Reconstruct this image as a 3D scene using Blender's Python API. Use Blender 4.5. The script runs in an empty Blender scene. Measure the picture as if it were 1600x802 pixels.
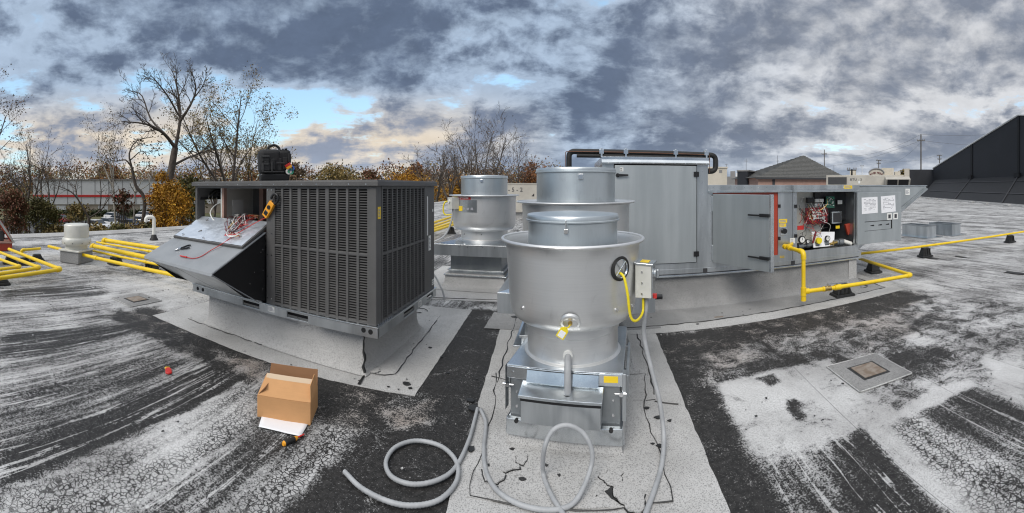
import bpy, bmesh, math, random
import numpy as np
from mathutils import Vector, Matrix, noise as mnoise

scene = bpy.context.scene
col = scene.collection
R = math.radians

# ------------------------------------------------------------------ camera
# phone panorama: a level cylindrical projection, 141 degrees wide
F, YH, XN = 648.0, 291.0, 895.0        # pixels per radian, horizon row, column that looks along +Y
CAMZ = 1.62
cam_data = bpy.data.cameras.new('camera')
cam = bpy.data.objects.new('camera', cam_data)
col.objects.link(cam)
cam_data.type = 'PANO'
cam_data.panorama_type = 'CENTRAL_CYLINDRICAL'
cam_data.central_cylindrical_radius = 1.0
cam_data.central_cylindrical_range_u_min = -800.0 / F
cam_data.central_cylindrical_range_u_max = 800.0 / F
cam_data.central_cylindrical_range_v_min = -(802.0 - YH) / F
cam_data.central_cylindrical_range_v_max = YH / F
cam_data.clip_start = 0.05
cam_data.clip_end = 5000
cam.location = (0, 0, CAMZ)
cam.rotation_euler = (R(90), 0, (XN - 800.0) / F)
scene.camera = cam

# ------------------------------------------------------------------ node helpers
class NT:
    def __init__(s, tree):
        s.t = tree; s.n = tree.nodes; s.l = tree.links
    def new(s, kind, **kw):
        n = s.n.new(kind)
        for k, v in kw.items(): setattr(n, k, v)
        return n
    def put(s, sock, v):
        if hasattr(v, 'is_linked'): s.l.new(v, sock)
        elif v is not None:
            if sock.type == 'RGBA' and len(v) == 3: v = (*v, 1)
            sock.default_value = v
    def math(s, op, a, b=None, c=None, clamp=False):
        n = s.new('ShaderNodeMath', operation=op, use_clamp=clamp)
        for i, v in enumerate((a, b, c)):
            if v is not None: s.put(n.inputs[i], v)
        return n.outputs[0]
    def vec(s, x, y, z):
        n = s.new('ShaderNodeCombineXYZ')
        for i, v in enumerate((x, y, z)): s.put(n.inputs[i], v)
        return n.outputs[0]
    def sep(s, v):
        n = s.new('ShaderNodeSeparateXYZ'); s.put(n.inputs[0], v); return n.outputs
    def vmul(s, v, k):
        n = s.new('ShaderNodeVectorMath', operation='MULTIPLY')
        s.put(n.inputs[0], v); s.put(n.inputs[1], k); return n.outputs[0]
    def vadd(s, v, k):
        n = s.new('ShaderNodeVectorMath', operation='ADD')
        s.put(n.inputs[0], v); s.put(n.inputs[1], k); return n.outputs[0]
    def noise(s, v, scale, detail=4, rough=.5, dist=0, out=0):
        n = s.new('ShaderNodeTexNoise')
        s.put(n.inputs['Vector'], v)
        for k, x in (('Scale', scale), ('Detail', detail), ('Roughness', rough), ('Distortion', dist)):
            n.inputs[k].default_value = x
        return n.outputs[out]
    def voro(s, v, scale, feature='F1', out=0, rnd=1.0):
        n = s.new('ShaderNodeTexVoronoi', feature=feature)
        s.put(n.inputs['Vector'], v); n.inputs['Scale'].default_value = scale
        n.inputs['Randomness'].default_value = rnd
        return n.outputs[out]
    def step(s, v, lo, hi, a=0.0, b=1.0, kind='SMOOTHSTEP'):
        n = s.new('ShaderNodeMapRange', interpolation_type=kind)
        for i, x in enumerate((v, lo, hi, a, b)): s.put(n.inputs[i], x)
        return n.outputs[0]
    def mix(s, f, a, b, blend='MIX'):
        n = s.new('ShaderNodeMix', data_type='RGBA', blend_type=blend)
        s.put(n.inputs[0], f); s.put(n.inputs[6], a); s.put(n.inputs[7], b)
        return n.outputs[2]
    def ramp(s, f, stops):
        n = s.new('ShaderNodeValToRGB'); s.put(n.inputs[0], f)
        e = n.color_ramp.elements
        while len(e) > 1: e.remove(e[-1])
        e[0].position = stops[0][0]; e[0].color = (*stops[0][1], 1)
        for p, c in stops[1:]:
            x = e.new(p); x.color = (*c, 1)
        return n.outputs[0]

# ------------------------------------------------------------------ world: broken cloud deck over a Nishita sky
SUN_EL, SUN_AZ = 42.0, 200.0           # degrees; azimuth clockwise from +Y, so the sun is behind the camera
world = bpy.data.worlds.new('World'); scene.world = world
world.use_nodes = True
T = NT(world.node_tree); T.n.clear()
tc = T.new('ShaderNodeTexCoord').outputs['Generated']
X, Y, Z = T.sep(tc)
zz = T.math('ADD', T.math('MAXIMUM', Z, 0.0), 0.115)
P = T.vec(T.math('DIVIDE', X, zz), T.math('DIVIDE', Y, zz), 3.7)   # cloud deck seen in perspective
W = T.vmul(T.vadd(T.noise(P, 1.6, 4, .55, out=1), (-.5, -.5, -.5)), (.55, .55, .0))
PW = T.vadd(P, W)
Q = T.vadd(T.vmul(tc, (1.0, 1.0, 1.7)), T.vmul(T.noise(tc, 4.0, 3, out=1), (.10, .10, .08)))   # puffs, not drawn out towards the horizon
big = T.noise(T.vadd(P, (.6, 2.35, 0)), 0.40, 3, .5, .1)
mid = T.noise(T.vadd(PW, (5.2, 1.3, 0)), .86, 10, .60, .0)
puff = T.noise(T.vadd(Q, (2.1, .3, 1.0)), 5.5, 9, .60, .1)
puffo = T.noise(T.vadd(Q, (2.075, .3, 1.05)), 5.5, 9, .60, .1)
fine = T.noise(T.vadd(Q, (7.7, 1.3, 4)), 14.0, 7, .62, .2)
left = T.step(X, 0.05, -0.45)                                  # more gaps over the trees than over the roofs
band = T.math('MULTIPLY', T.step(Z, 0.31, 0.20), T.step(Z, .05, .13))
n_ = T.math('ADD', T.math('MULTIPLY', big, .40), T.math('MULTIPLY', mid, .62))
n_ = T.math('ADD', n_, T.math('MULTIPLY', T.math('SUBTRACT', puff, .5), .34))
n2 = T.math('SUBTRACT', T.math('ADD', n_, T.step(X, -.3, .5, .075, .125)), T.math('MULTIPLY', T.math('MULTIPLY', left, band), .078))
alpha = T.step(n2, .455, .512)
thick = T.step(n2, .47, .63)
# light from behind: a puff is brighter where the one above it is thinner
relief = T.math('MULTIPLY', T.math('SUBTRACT', puff, puffo), 2.7)
soft = T.noise(T.vadd(PW, (9.1, 4.4, 2)), .8, 9, .60)
th = T.math('ADD', T.math('MULTIPLY', thick, .72), T.math('MULTIPLY', T.math('SUBTRACT', soft, .5), 1.9))
th = T.math('ADD', th, T.math('MULTIPLY', T.math('SUBTRACT', fine, .5), .55))
th = T.math('ADD', T.math('ADD', th, relief), T.step(X, -.2, .6, .04, -.08), clamp=True)
right = T.step(X, -0.05, 0.65)
dark = T.mix(right, (.078, .105, .160), (.138, .160, .205))
lite = T.mix(right, (.29, .365, .47), (.47, .48, .50))
warm = T.math('MULTIPLY', T.math('MULTIPLY', T.step(X, 0.05, -0.35), T.step(Z, 0.25, 0.10)), T.step(Y, -.1, .3))
lite = T.mix(T.math("MULTIPLY", warm, .7), lite, (.66, .53, .36))
dark = T.mix(T.math('MULTIPLY', warm, .75), dark, (.22, .25, .32))
cc = T.mix(T.step(th, -.10, 1.08), lite, dark)
kf = T.step(fine, .25, .75, .88, 1.14, 'LINEAR')
cc = T.mix(1.0, cc, T.vec(kf, kf, kf), 'MULTIPLY')
hz = T.step(Z, .12, .0)                                        # paler towards the horizon
cc = T.mix(T.math('MULTIPLY', hz, .30), cc, (.34, .42, .53))
up = T.step(Z, .48, 1.0)                                       # an overcast deck is brightest overhead
cc = T.mix(T.math('MULTIPLY', up, .75), cc, (1.0, 1.02, 1.05))
sky = T.new('ShaderNodeTexSky', sky_type='NISHITA', sun_disc=False)
sky.sun_elevation = R(SUN_EL); sky.sun_rotation = R(SUN_AZ)
sky.air_density = 1.0; sky.dust_density = 1.2; sky.ozone_density = 1.5
bg1 = T.new('ShaderNodeBackground'); T.put(bg1.inputs[0], T.mix(.42, sky.outputs[0], (2.2, 3.8, 4.8))); bg1.inputs[1].default_value = .15
bg2 = T.new('ShaderNodeBackground'); T.put(bg2.inputs[0], cc); bg2.inputs[1].default_value = 1.02
ms = T.new('ShaderNodeMixShader'); T.put(ms.inputs[0], alpha)
T.l.new(bg1.outputs[0], ms.inputs[1]); T.l.new(bg2.outputs[0], ms.inputs[2])
wo = T.new('ShaderNodeOutputWorld'); T.l.new(ms.outputs[0], wo.inputs[0])

sun_data = bpy.data.lights.new('sun', 'SUN')
sun_data.energy = 1.5; sun_data.angle = R(32); sun_data.color = (1.0, .95, .88)
sun = bpy.data.objects.new('sun', sun_data); col.objects.link(sun)
_d = Vector((math.sin(R(SUN_AZ)) * math.cos(R(SUN_EL)), math.cos(R(SUN_AZ)) * math.cos(R(SUN_EL)), math.sin(R(SUN_EL))))
sun.rotation_euler = _d.to_track_quat('Z', 'Y').to_euler()
sun.location = (0, -20, 40)

vs = scene.view_settings
vs.view_transform = 'Standard'; vs.look = 'None'; vs.gamma = 1; vs.use_curve_mapping = False
vs.exposure = 0.56
scene.cycles.max_bounces = 8
scene.cycles.use_denoising = True
scene.cycles.pixel_filter_type = 'BLACKMAN_HARRIS'; scene.cycles.filter_width = 1.15

# ------------------------------------------------------------------ picture point -> place
def bear(px): return (px - XN) / F
def g(px, py, z=0.0):
    """point at height z that the photograph shows at (px, py)"""
    d = F * (CAMZ - z) / (py - YH); a = bear(px)
    return Vector((d * math.sin(a), d * math.cos(a), z))
def at(px, py, Y):
    """point in the plane y = Y"""
    a = bear(px); d = Y / math.cos(a)
    return Vector((d * math.sin(a), Y, CAMZ - (py - YH) * d / F))
def ad(px, py, d):
    """point at horizontal distance d"""
    a = bear(px)
    return Vector((d * math.sin(a), d * math.cos(a), CAMZ - (py - YH) * d / F))

# ------------------------------------------------------------------ mesh builder
WO = {}
class MB:
    def __init__(s, M=None):
        s.v = []; s.f = []; s.mi = []; s.M = M
    def _add(s, vs, fs, mi=0):
        o = len(s.v)
        s.v += [tuple(s.M @ Vector(v)) if s.M else tuple(v) for v in vs]
        s.f += [tuple(i + o for i in f) for f in fs]
        s.mi += [mi] * len(fs)
        return s
    def box(s, x0, x1, y0, y1, z0, z1, mi=0, M=None):
        vs = [(x, y, z) for z in (z0, z1) for y in (y0, y1) for x in (x0, x1)]
        if M: vs = [M @ Vector(v) for v in vs]
        return s._add(vs, [(0, 2, 3, 1), (4, 5, 7, 6), (0, 1, 5, 4), (1, 3, 7, 5), (3, 2, 6, 7), (2, 0, 4, 6)], mi)
    def prism(s, pts, vec, mi=0):
        n = len(pts); vec = Vector(vec)
        vs = [Vector(p) for p in pts] + [Vector(p) + vec for p in pts]
        fs = [tuple(range(n))[::-1], tuple(range(n, 2 * n))]
        fs += [(i, (i + 1) % n, n + (i + 1) % n, n + i) for i in range(n)]
        return s._add(vs, fs, mi)
    def poly(s, pts, mi=0): return s._add(pts, [tuple(range(len(pts)))], mi)
    def tube(s, pts, r, n=8, cap=True, mi=0):
        pts = [Vector(p) for p in pts]; m = len(pts)
        rs = r if isinstance(r, (list, tuple)) else [r] * m
        vs = []; fs = []; up = None
        for i, p in enumerate(pts):
            t = (pts[min(i + 1, m - 1)] - pts[max(i - 1, 0)])
            t = t.normalized() if t.length > 1e-9 else Vector((0, 0, 1))
            if up is None:
                up = Vector((0, 0, 1)) if abs(t.z) < .9 else Vector((1, 0, 0))
            a = t.cross(up)
            if a.length < 1e-6: a = t.orthogonal()
            a.normalize(); b = a.cross(t).normalized(); up = b
            for k in range(n):
                q = 2 * math.pi * k / n
                vs.append(p + (a * math.cos(q) + b * math.sin(q)) * rs[i])
        for i in range(m - 1):
            for k in range(n):
                k2 = (k + 1) % n
                fs.append((i * n + k, i * n + k2, (i + 1) * n + k2, (i + 1) * n + k))
        if cap:
            fs.append(tuple(range(n))); fs.append(tuple(range((m - 1) * n, m * n))[::-1])
        return s._add(vs, fs, mi)
    def lathe(s, prof, c=(0, 0, 0), n=64, mi=0, M=None, cap0=False, cap1=False, arc=None):
        vs = []; fs = []; m = len(prof); c = Vector(c)
        for r, z in prof:
            for k in range(n):
                q = 2 * math.pi * k / n
                p = Vector((r * math.cos(q), r * math.sin(q), z))
                vs.append((M @ p if M else p) + c)
        for i in range(m - 1):
            for k in range(n):
                k2 = (k + 1) % n
                fs.append((i * n + k, i * n + k2, (i + 1) * n + k2, (i + 1) * n + k))
        if cap0: fs.append(tuple(range(n))[::-1])
        if cap1: fs.append(tuple(range((m - 1) * n, m * n)))
        return s._add(vs, fs, mi)
    def disc(s, c, r, nrm, h, n=20, mi=0):
        c = Vector(c); nrm = Vector(nrm).normalized()
        return s.tube([c, c + nrm * h], r, n, True, mi)
    def build(s, name, mats, parent=None, smooth=None, bevel=0, origin=None, seg=2):
        org = Vector(origin) if origin is not None else (WO.get(parent.name, Vector()) if parent else Vector())
        me = bpy.data.meshes.new(name)
        me.from_pydata([(x - org.x, y - org.y, z - org.z) for x, y, z in s.v], [], s.f)
        if not isinstance(mats, (list, tuple)): mats = [mats]
        for m in mats: me.materials.append(m)
        if len(mats) > 1: me.polygons.foreach_set('material_index', s.mi)
        if smooth is not None:
            me.polygons.foreach_set('use_smooth', [True] * len(me.polygons))
            me.set_sharp_from_angle(angle=R(smooth))
        me.update()
        o = bpy.data.objects.new(name, me); col.objects.link(o)
        if parent:
            o.parent = parent
            if origin is not None: o.location = org - WO.get(parent.name, Vector())
        else: o.location = org
        WO[o.name] = org
        if bevel:
            b = o.modifiers.new('bevel', 'BEVEL'); b.width = bevel; b.segments = seg
            b.limit_method = 'ANGLE'; b.angle_limit = R(40); b.harden_normals = False
        return o

def tag(o, label=None, cat=None, group=None, kind=None):
    if label: o['label'] = label
    if cat: o['category'] = cat
    if group: o['group'] = group
    if kind: o['kind'] = kind
    return o
def thing(name, label, cat, loc=(0, 0, 0), group=None):
    o = bpy.data.objects.new(name, None); col.objects.link(o)
    o.location = loc; o.empty_display_size = .2; WO[o.name] = Vector(loc)
    return tag(o, label, cat, group)
def bezier(pts, n=8):
    """smooth polyline through points (Catmull-Rom)"""
    P = [Vector(p) for p in pts]; P = [P[0] * 2 - P[1]] + P + [P[-1] * 2 - P[-2]]
    out = []
    for i in range(1, len(P) - 2):
        a, b, c, d = P[i - 1:i + 3]
        for k in range(n):
            t = k / n
            out.append(.5 * ((2 * b) + (c - a) * t + (2 * a - 5 * b + 4 * c - d) * t * t + (3 * b - a - 3 * c + d) * t ** 3))
    out.append(P[-2]); return out
def rounded(pts, r, n=5):
    """polyline with its corners rounded to radius r"""
    P = [Vector(p) for p in pts]; out = [P[0]]
    for i in range(1, len(P) - 1):
        a = (P[i - 1] - P[i]).normalized() * r; b = (P[i + 1] - P[i]).normalized() * r
        for k in range(n + 1):
            t = k / n
            out.append(P[i] + a * (1 - t) ** 2 + b * t * t)
    out.append(P[-1]); return out
def text(body, size, mat, parent, loc, xdir=(1, 0, 0), up=(0, 0, 1), name='lettering', align='CENTER', ext=.001):
    cu = bpy.data.curves.new(name, 'FONT'); cu.body = body; cu.size = size; cu.extrude = ext
    cu.align_x = align; cu.align_y = 'CENTER'; cu.resolution_u = 2
    t = bpy.data.objects.new(name + '_tmp', cu); col.objects.link(t)
    dg = bpy.context.evaluated_depsgraph_get()
    me = bpy.data.meshes.new_from_object(t.evaluated_get(dg))
    bpy.data.objects.remove(t)
    xd = Vector(xdir).normalized(); u = Vector(up).normalized(); w = xd.cross(u)
    M = Matrix((xd, u, w)).transposed().to_4x4()
    org = WO.get(parent.name, Vector()) if parent else Vector()
    M.translation = Vector(loc) - org
    me.transform(M); me.materials.clear(); me.materials.append(mat)
    o = bpy.data.objects.new(name, me); col.objects.link(o)
    if parent: o.parent = parent
    WO[o.name] = org
    return o
# ------------------------------------------------------------------ materials
MT = {}
def mat(name, base, rough=.5, metal=0.0, spec=.5):
    m = bpy.data.materials.new(name); m.use_nodes = True
    t = NT(m.node_tree); b = t.n['Principled BSDF']
    b.inputs['Base Color'].default_value = (*base, 1); b.inputs['Roughness'].default_value = rough
    b.inputs['Metallic'].default_value = metal; b.inputs['Specular IOR Level'].default_value = spec
    MT[name] = m
    return m, t, b
def bump(t, b, h, strength=.3, dist=.01):
    n = t.new('ShaderNodeBump'); n.inputs['Strength'].default_value = strength; n.inputs['Distance'].default_value = dist
    t.put(n.inputs['Height'], h); t.l.new(n.outputs[0], b.inputs['Normal'])
def coord(t): return t.new('ShaderNodeNewGeometry').outputs['Position']

def worn(name, c1, c2, rough=(.4, .6), metal=0.0, scale=6.0, stretch=(1, 1, 1), bumps=0, detail=6, contrast=(.35, .65), spec=.5, dirt=None):
    """base colour that drifts between two close tones, with uneven gloss"""
    m, t, b = mat(name, c1, rough[0], metal, spec)
    v = t.vmul(coord(t), stretch)
    n = t.noise(v, scale, detail, .6, .2)
    k = t.step(n, contrast[0], contrast[1])
    c = t.mix(k, c1, c2)
    if dirt:
        k2 = t.step(t.noise(v, scale * 6, 5, .7), .60, .72)
        c = t.mix(k2, c, dirt)
    t.put(b.inputs['Base Color'], c)
    t.put(b.inputs['Roughness'], t.math('ADD', t.math('MULTIPLY', n, rough[1] - rough[0]), rough[0]))
    if bumps: bump(t, b, t.noise(v, scale * 4, 4, .6), bumps, .004)
    return m

# sheet metals
worn('galv', (.44, .465, .48), (.60, .625, .64), (.24, .42), .9, 3.4, (1.4, 1.4, .16))
worn('galv_bright', (.58, .62, .65), (.70, .73, .75), (.12, .26), .95, 5.0)
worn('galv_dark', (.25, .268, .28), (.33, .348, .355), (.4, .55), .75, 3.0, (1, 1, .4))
def brushed(name, c, rough, metal=1.0, ringed=True):
    m, t, b = mat(name, c, rough, metal)
    v = t.vmul(coord(t), (3, 3, 160) if ringed else (160, 160, 4))
    n = t.noise(v, 1.0, 3, .6)
    big = t.noise(coord(t), 4.0, 5, .6, .4)
    sm = t.step(t.noise(t.vmul(coord(t), (5, 5, 2.0)), 2.2, 6, .65, .5), .56, .74)
    cc = t.mix(t.math('MULTIPLY', sm, .42), t.mix(n, tuple(x * .88 for x in c), c), tuple(x * .62 for x in c))
    t.put(b.inputs['Base Color'], cc)
    r = t.math('ADD', t.math('MULTIPLY', big, .22), rough - .08)
    t.put(b.inputs['Roughness'], t.math('ADD', r, t.math('MULTIPLY', n, .06)))
    bump(t, b, n, .10, .0012)
    return m
brushed('spun', (.78, .785, .78), .38, .86)
brushed('spun_fan', (.72, .72, .715), .40, .86)
brushed('hat', (.62, .665, .685), .32, .9, False)
# unit paint
worn('rtu_grey', (.088, .086, .085), (.105, .103, .101), (.42, .6), .0, 4.0, dirt=(.115, .113, .11))
worn('rtu_light', (.24, .255, .27), (.28, .295, .31), (.38, .55), .0, 4.0)
worn('doas_door', (.40, .43, .44), (.47, .50, .51), (.34, .5), .6, 2.6, (1.5, 1.5, .14))
for nm in ('galv', 'doas_door', 'galv_bright'):            # oil-canning of thin sheet
    t = NT(MT[nm].node_tree); bump(t, t.n['Principled BSDF'], t.noise(coord(t), 2.6, 3, .5), .22, .02)
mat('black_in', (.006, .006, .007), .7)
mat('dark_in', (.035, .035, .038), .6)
mat('louver_gap', (.012, .012, .013), .8)
worn('black_rubber', (.010, .010, .010), (.02, .02, .02), (.55, .75), 0, 20.0)
mat('black_plastic', (.012, .012, .013), .4)
worn('tan_paint', (.42, .39, .34), (.48, .45, .39), (.5, .65), 0, 1.5)
worn('yellow_pipe', (.78, .52, .012), (.86, .60, .02), (.32, .5), 0, 9.0, dirt=(.45, .32, .05), contrast=(.3, .7))
mat('yellow_plastic', (.82, .66, .02), .4)
mat('yellow_sticker', (.86, .60, .02), .5)
mat('orange_plastic', (.85, .36, .02), .45)
mat('red', (.55, .03, .025), .45)
mat('red_paint', (.38, .05, .025), .5)
mat('maroon', (.16, .012, .02), .5)
mat('green_board', (.03, .13, .09), .5)
mat('blue_tape', (.05, .15, .55), .4)
mat('green_tape', (.05, .35, .2), .4)
mat('white_plastic', (.75, .75, .72), .4)
mat('white_pvc', (.78, .77, .72), .35)
worn('cream_metal', (.60, .60, .55), (.68, .67, .62), (.35, .5), .2, 5.0)
mat('paper', (.80, .80, .82), .7)
mat('ink', (.05, .05, .06), .7)
mat('ink_grey', (.30, .30, .33), .7)
mat('brass', (.60, .42, .15), .35, 1.0)
mat('copper', (.72, .33, .20), .3, 1.0)
mat('copper_old', (.20, .10, .065), .5, .6)
mat('chrome', (.75, .75, .76), .18, 1.0)
mat('glass_dark', (.02, .025, .03), .08)
worn('conduit_grey', (.33, .34, .35), (.40, .41, .42), (.45, .6), 0, 12.0)
def foil():
    m, t, b = mat('foil', (.74, .79, .85), .42, .8)
    v = t.vmul(coord(t), (1, 1.4, 1.4))
    n = t.noise(v, 16.0, 6, .6, 1.2)
    n2 = t.noise(t.vmul(v, (14, 2, 2)), 3.0, 4, .6, .8)
    bump(t, b, t.math('ADD', n, n2), .10, .006)
    t.put(b.inputs['Roughness'], t.step(n, .3, .7, .36, .5))
foil()
def cardboard(name, c):
    m, t, b = mat(name, c, .75, 0, .25)
    v = coord(t)
    n = t.noise(v, 9.0, 6, .6); s = t.noise(t.vmul(v, (6, 6, 300)), 1.0, 3)
    k = t.math('ADD', t.math('MULTIPLY', n, .7), t.math('MULTIPLY', s, .3))
    t.put(b.inputs['Base Color'], t.mix(k, tuple(x * .8 for x in c), tuple(min(1, x * 1.15) for x in c)))
    bump(t, b, s, .08, .002)
cardboard('cardboard', (.57, .31, .14)); cardboard('cardboard_in', (.27, .14, .07))
mat('packing_tape', (.58, .44, .30), .15)

# roof: white coating worn off a black membrane, laid in rolls along Y
def roof_mat():
    m, t, b = mat('roof_coating', (.5, .5, .5), .8, 0, .3)
    pos = coord(t); x, y, z = t.sep(pos)
    at_ = t.new('ShaderNodeAttribute', attribute_name='coat'); bias, gator, dirt = t.sep(at_.outputs['Color'])
    bias = t.math('SUBTRACT', bias, .5); sk = at_.outputs['Alpha']
    wob = t.math('MULTIPLY', t.math('SUBTRACT', t.noise(t.vec(t.math('MULTIPLY', x, .7), t.math('MULTIPLY', y, .5), 0), 1.0, 3), .5), .10)
    fan = t.math('ADD', 1.0, t.math('MULTIPLY', t.math('MINIMUM', t.math('MAXIMUM', y, 0.0), 5.0), t.step(t.math('ABSOLUTE', x), 5.0, 2.2, 0.0, .085)))   # the rolls spread slightly away from the corner
    xs = t.math('ADD', t.math('DIVIDE', x, fan), wob)
    lane = t.math('DIVIDE', t.math('ADD', t.math('DIVIDE', x, fan), t.math('MULTIPLY', wob, .12)), .74)
    lid = t.math('FLOOR', lane)
    wn = t.new('ShaderNodeTexWhiteNoise', noise_dimensions='1D'); t.put(wn.inputs['W'], lid); lrand = wn.outputs[0]
    lf = t.math('ABSOLUTE', t.math('SUBTRACT', t.math('FRACT', lane), .5))
    lap = t.math('MULTIPLY', sk, t.step(lf, .484, .492))
    streak = t.noise(t.vec(t.math('MULTIPLY', xs, 5.5), t.math('MULTIPLY', y, .42), 1.0), 1.0, 7, .62)
    strk2 = t.noise(t.vec(t.math('MULTIPLY', xs, 17), t.math('MULTIPLY', y, 1.3), 7.0), 1.0, 5, .62)
    band = t.noise(t.vec(t.math('MULTIPLY', xs, 1.35), t.math('MULTIPLY', y, .10), 4.0), 1.0, 2, .5)
    blot = t.noise(pos, 1.1, 6, .62, .3)
    grain = t.noise(pos, 80.0, 5, .8)
    grain2 = t.noise(pos, 28.0, 5, .7)
    def acc(s, n, k): 
        q = t.math('MULTIPLY', t.math('SUBTRACT', n, .5), k)
        return q if s is None else t.math('ADD', s, q)
    s = acc(None, streak, 1.0); s = acc(s, strk2, 1.5); s = acc(s, lrand, .36); s = t.math('MULTIPLY', s, sk); s = acc(s, blot, .8)
    clump = t.noise(pos, 4.5, 7, .68, .6); q = t.math('MULTIPLY', t.math('SUBTRACT', clump, .5), 2.6); s = t.math('ADD', s, t.math('MULTIPLY', q, t.math('SUBTRACT', 1.15, sk))); s = acc(s, grain, 4.2); s = acc(s, grain2, 1.1)
    s = t.math('ADD', s, t.math('MULTIPLY', bias, 1.45))
    rn = t.noise(t.vec(t.math('MULTIPLY', xs, 3.6), t.math('MULTIPLY', y, .16), 12.0), 1.0, 4, .62)
    ridge = t.step(t.math('ABSOLUTE', t.math('SUBTRACT', rn, .5)), .013, .004)
    ridge = t.math('MULTIPLY', ridge, t.step(t.math('ADD', strk2, t.math('MULTIPLY', grain2, .5)), .62, .80))
    s = t.math('ADD', s, t.math('MULTIPLY', ridge, t.math('MULTIPLY', sk, t.step(bias, -.42, -.25, 0.0, .75))))
    s = t.math('ADD', s, t.math('MULTIPLY', lap, t.math('MULTIPLY', t.math('SUBTRACT', grain2, .42), 3.0)))
    cov = t.step(s, -.14, .16)
    # alligatored coating: cells with dark cracks between them
    wp = t.vadd(pos, t.vmul(t.noise(pos, 9.0, 2, out=1), (.05, .05, 0)))
    e = t.voro(wp, 35.0, 'DISTANCE_TO_EDGE')
    e = t.math('ADD', e, t.math('MULTIPLY', t.math('SUBTRACT', grain2, .5), .22))
    crack = t.step(e, .05, .11)
    gw = t.math('MULTIPLY', gator, t.step(t.math('ADD', streak, t.math('MULTIPLY', blot, .5)), .98, .70))
    cells = t.mix(gw, (1, 1, 1), crack)
    cov2 = t.math('MULTIPLY', cov, t.sep(cells)[0])
    white = t.mix(t.step(blot, .3, .7), (.40, .395, .39), (.64, .64, .635))
    white = t.mix(t.math('MULTIPLY', t.step(grain, .46, .60), .6), white, (.20, .197, .195))
    white = t.mix(t.math('MULTIPLY', dirt, t.step(blot, .35, .6)), white, (.30, .26, .23))
    blk = t.mix(t.step(grain2, .35, .7), (.014, .0135, .013), (.042, .040, .039))
    fl = t.step(grain, .58, .65)
    blk = t.mix(t.math('MULTIPLY', fl, .7), blk, (.30, .30, .30))
    c = t.mix(cov2, blk, white)
    edge = t.step(lf, .4965, .499)
    c = t.mix(t.math('MULTIPLY', edge, .75), c, (.02, .02, .02))
    t.put(b.inputs['Base Color'], c)
    t.put(b.inputs['Roughness'], t.mix(cov2, (.62, .62, .62), (.9, .9, .9)))
    h = t.math('ADD', t.math('MULTIPLY', cov2, .6), t.math('MULTIPLY', grain2, .6))
    bump(t, b, h, .5, .008)
roof_mat()
def sheet_mat(name, c1, c2, speck=.5, stain=(.32, .31, .30)):
    """mineral cap sheet: pale granules with dark specks and stains"""
    m, t, b = mat(name, c1, .9, 0, .2)
    pos = coord(t)
    big = t.noise(pos, 1.6, 6, .6, .3); g1 = t.noise(pos, 130.0, 3, .7); g2 = t.noise(pos, 38.0, 4, .65)
    c = t.mix(t.step(big, .32, .68), c1, c2)
    c = t.mix(t.math('MULTIPLY', t.step(g1, .50, .62), min(1, speck * 1.3)), c, (.12, .12, .12))
    c = t.mix(t.math('MULTIPLY', t.step(t.math('ADD', g2, t.math('MULTIPLY', big, .45)), .83, .95), .8), c, stain)
    sp = t.step(t.noise(t.vadd(pos, (3, 7, 1)), 11.0, 5, .75), .695, .72)
    c = t.mix(sp, c, (.05, .05, .05))
    t.put(b.inputs['Base Color'], c)
    bump(t, b, g1, .5, .004)
sheet_mat('cap_sheet', (.42, .415, .405), (.54, .535, .525))
sheet_mat('cap_sheet_grey', (.25, .25, .248), (.34, .338, .332), .6)
sheet_mat('curb_sheet', (.42, .415, .405), (.52, .515, .505), .5)
sheet_mat('sump', (.20, .198, .195), (.30, .297, .29), .7)
worn('tar', (.010, .010, .010), (.03, .03, .03), (.35, .6), 0, 12.0, bumps=.5)
worn('rust_plate', (.20, .15, .11), (.30, .26, .22), (.6, .8), .2, 14.0, dirt=(.12, .07, .04))
worn('asphalt_far', (.05, .05, .052), (.075, .075, .075), (.8, .9), 0, .15)
worn('grass_far', (.05, .06, .022), (.11, .095, .04), (.85, .95), 0, .12, detail=8)
worn('wall_white', (.62, .63, .63), (.70, .70, .69), (.6, .8), 0, .2)
worn('wall_tan', (.36, .30, .24), (.42, .36, .29), (.7, .85), 0, .5)
worn('wall_grey', (.20, .195, .19), (.26, .25, .245), (.7, .85), 0, .3)
worn('brick_pink', (.33, .20, .16), (.38, .24, .19), (.7, .85), 0, 3.0)
worn('stucco_cream', (.50, .46, .38), (.56, .51, .43), (.7, .85), 0, .8)
worn('black_membrane', (.011, .012, .015), (.020, .021, .026), (.55, .75), 0, .35, detail=8)
worn('black_membrane_low', (.007, .0072, .0085), (.013, .013, .015), (.5, .72), 0, .8, detail=8)
worn('shingle', (.075, .075, .072), (.12, .118, .11), (.8, .95), 0, 6.0, detail=8)
worn('bark', (.060, .048, .040), (.11, .090, .075), (.85, .95), 0, 3.0)
worn('bark_pale', (.34, .31, .27), (.46, .43, .38), (.8, .9), 0, 5.0, dirt=(.1, .09, .08))
mat('car_glass', (.02, .025, .03), .1)
mat('tyre', (.015, .015, .015), .8)
def leafmat(name, stops):
    m, t, b = mat(name, stops[0], .7, 0, .25)
    gi = t.new('ShaderNodeNewGeometry'); n = len(stops)
    c = t.ramp(gi.outputs['Random Per Island'], [(i / max(1, n - 1), s) for i, s in enumerate(stops)])
    k = t.step(t.noise(coord(t), .7, 3), .35, .65, .55, 1.15)
    c2 = t.mix(1.0, c, t.vec(k, k, k), 'MULTIPLY')
    t.put(b.inputs['Base Color'], c2)
    b.inputs['Transmission Weight'].default_value = 0
leafmat('leaf_orange', [(.30, .13, .015), (.42, .20, .02), (.52, .29, .03), (.22, .09, .015)])
leafmat('leaf_rust', [(.17, .065, .028), (.26, .105, .035), (.14, .065, .03), (.30, .14, .045)])
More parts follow.
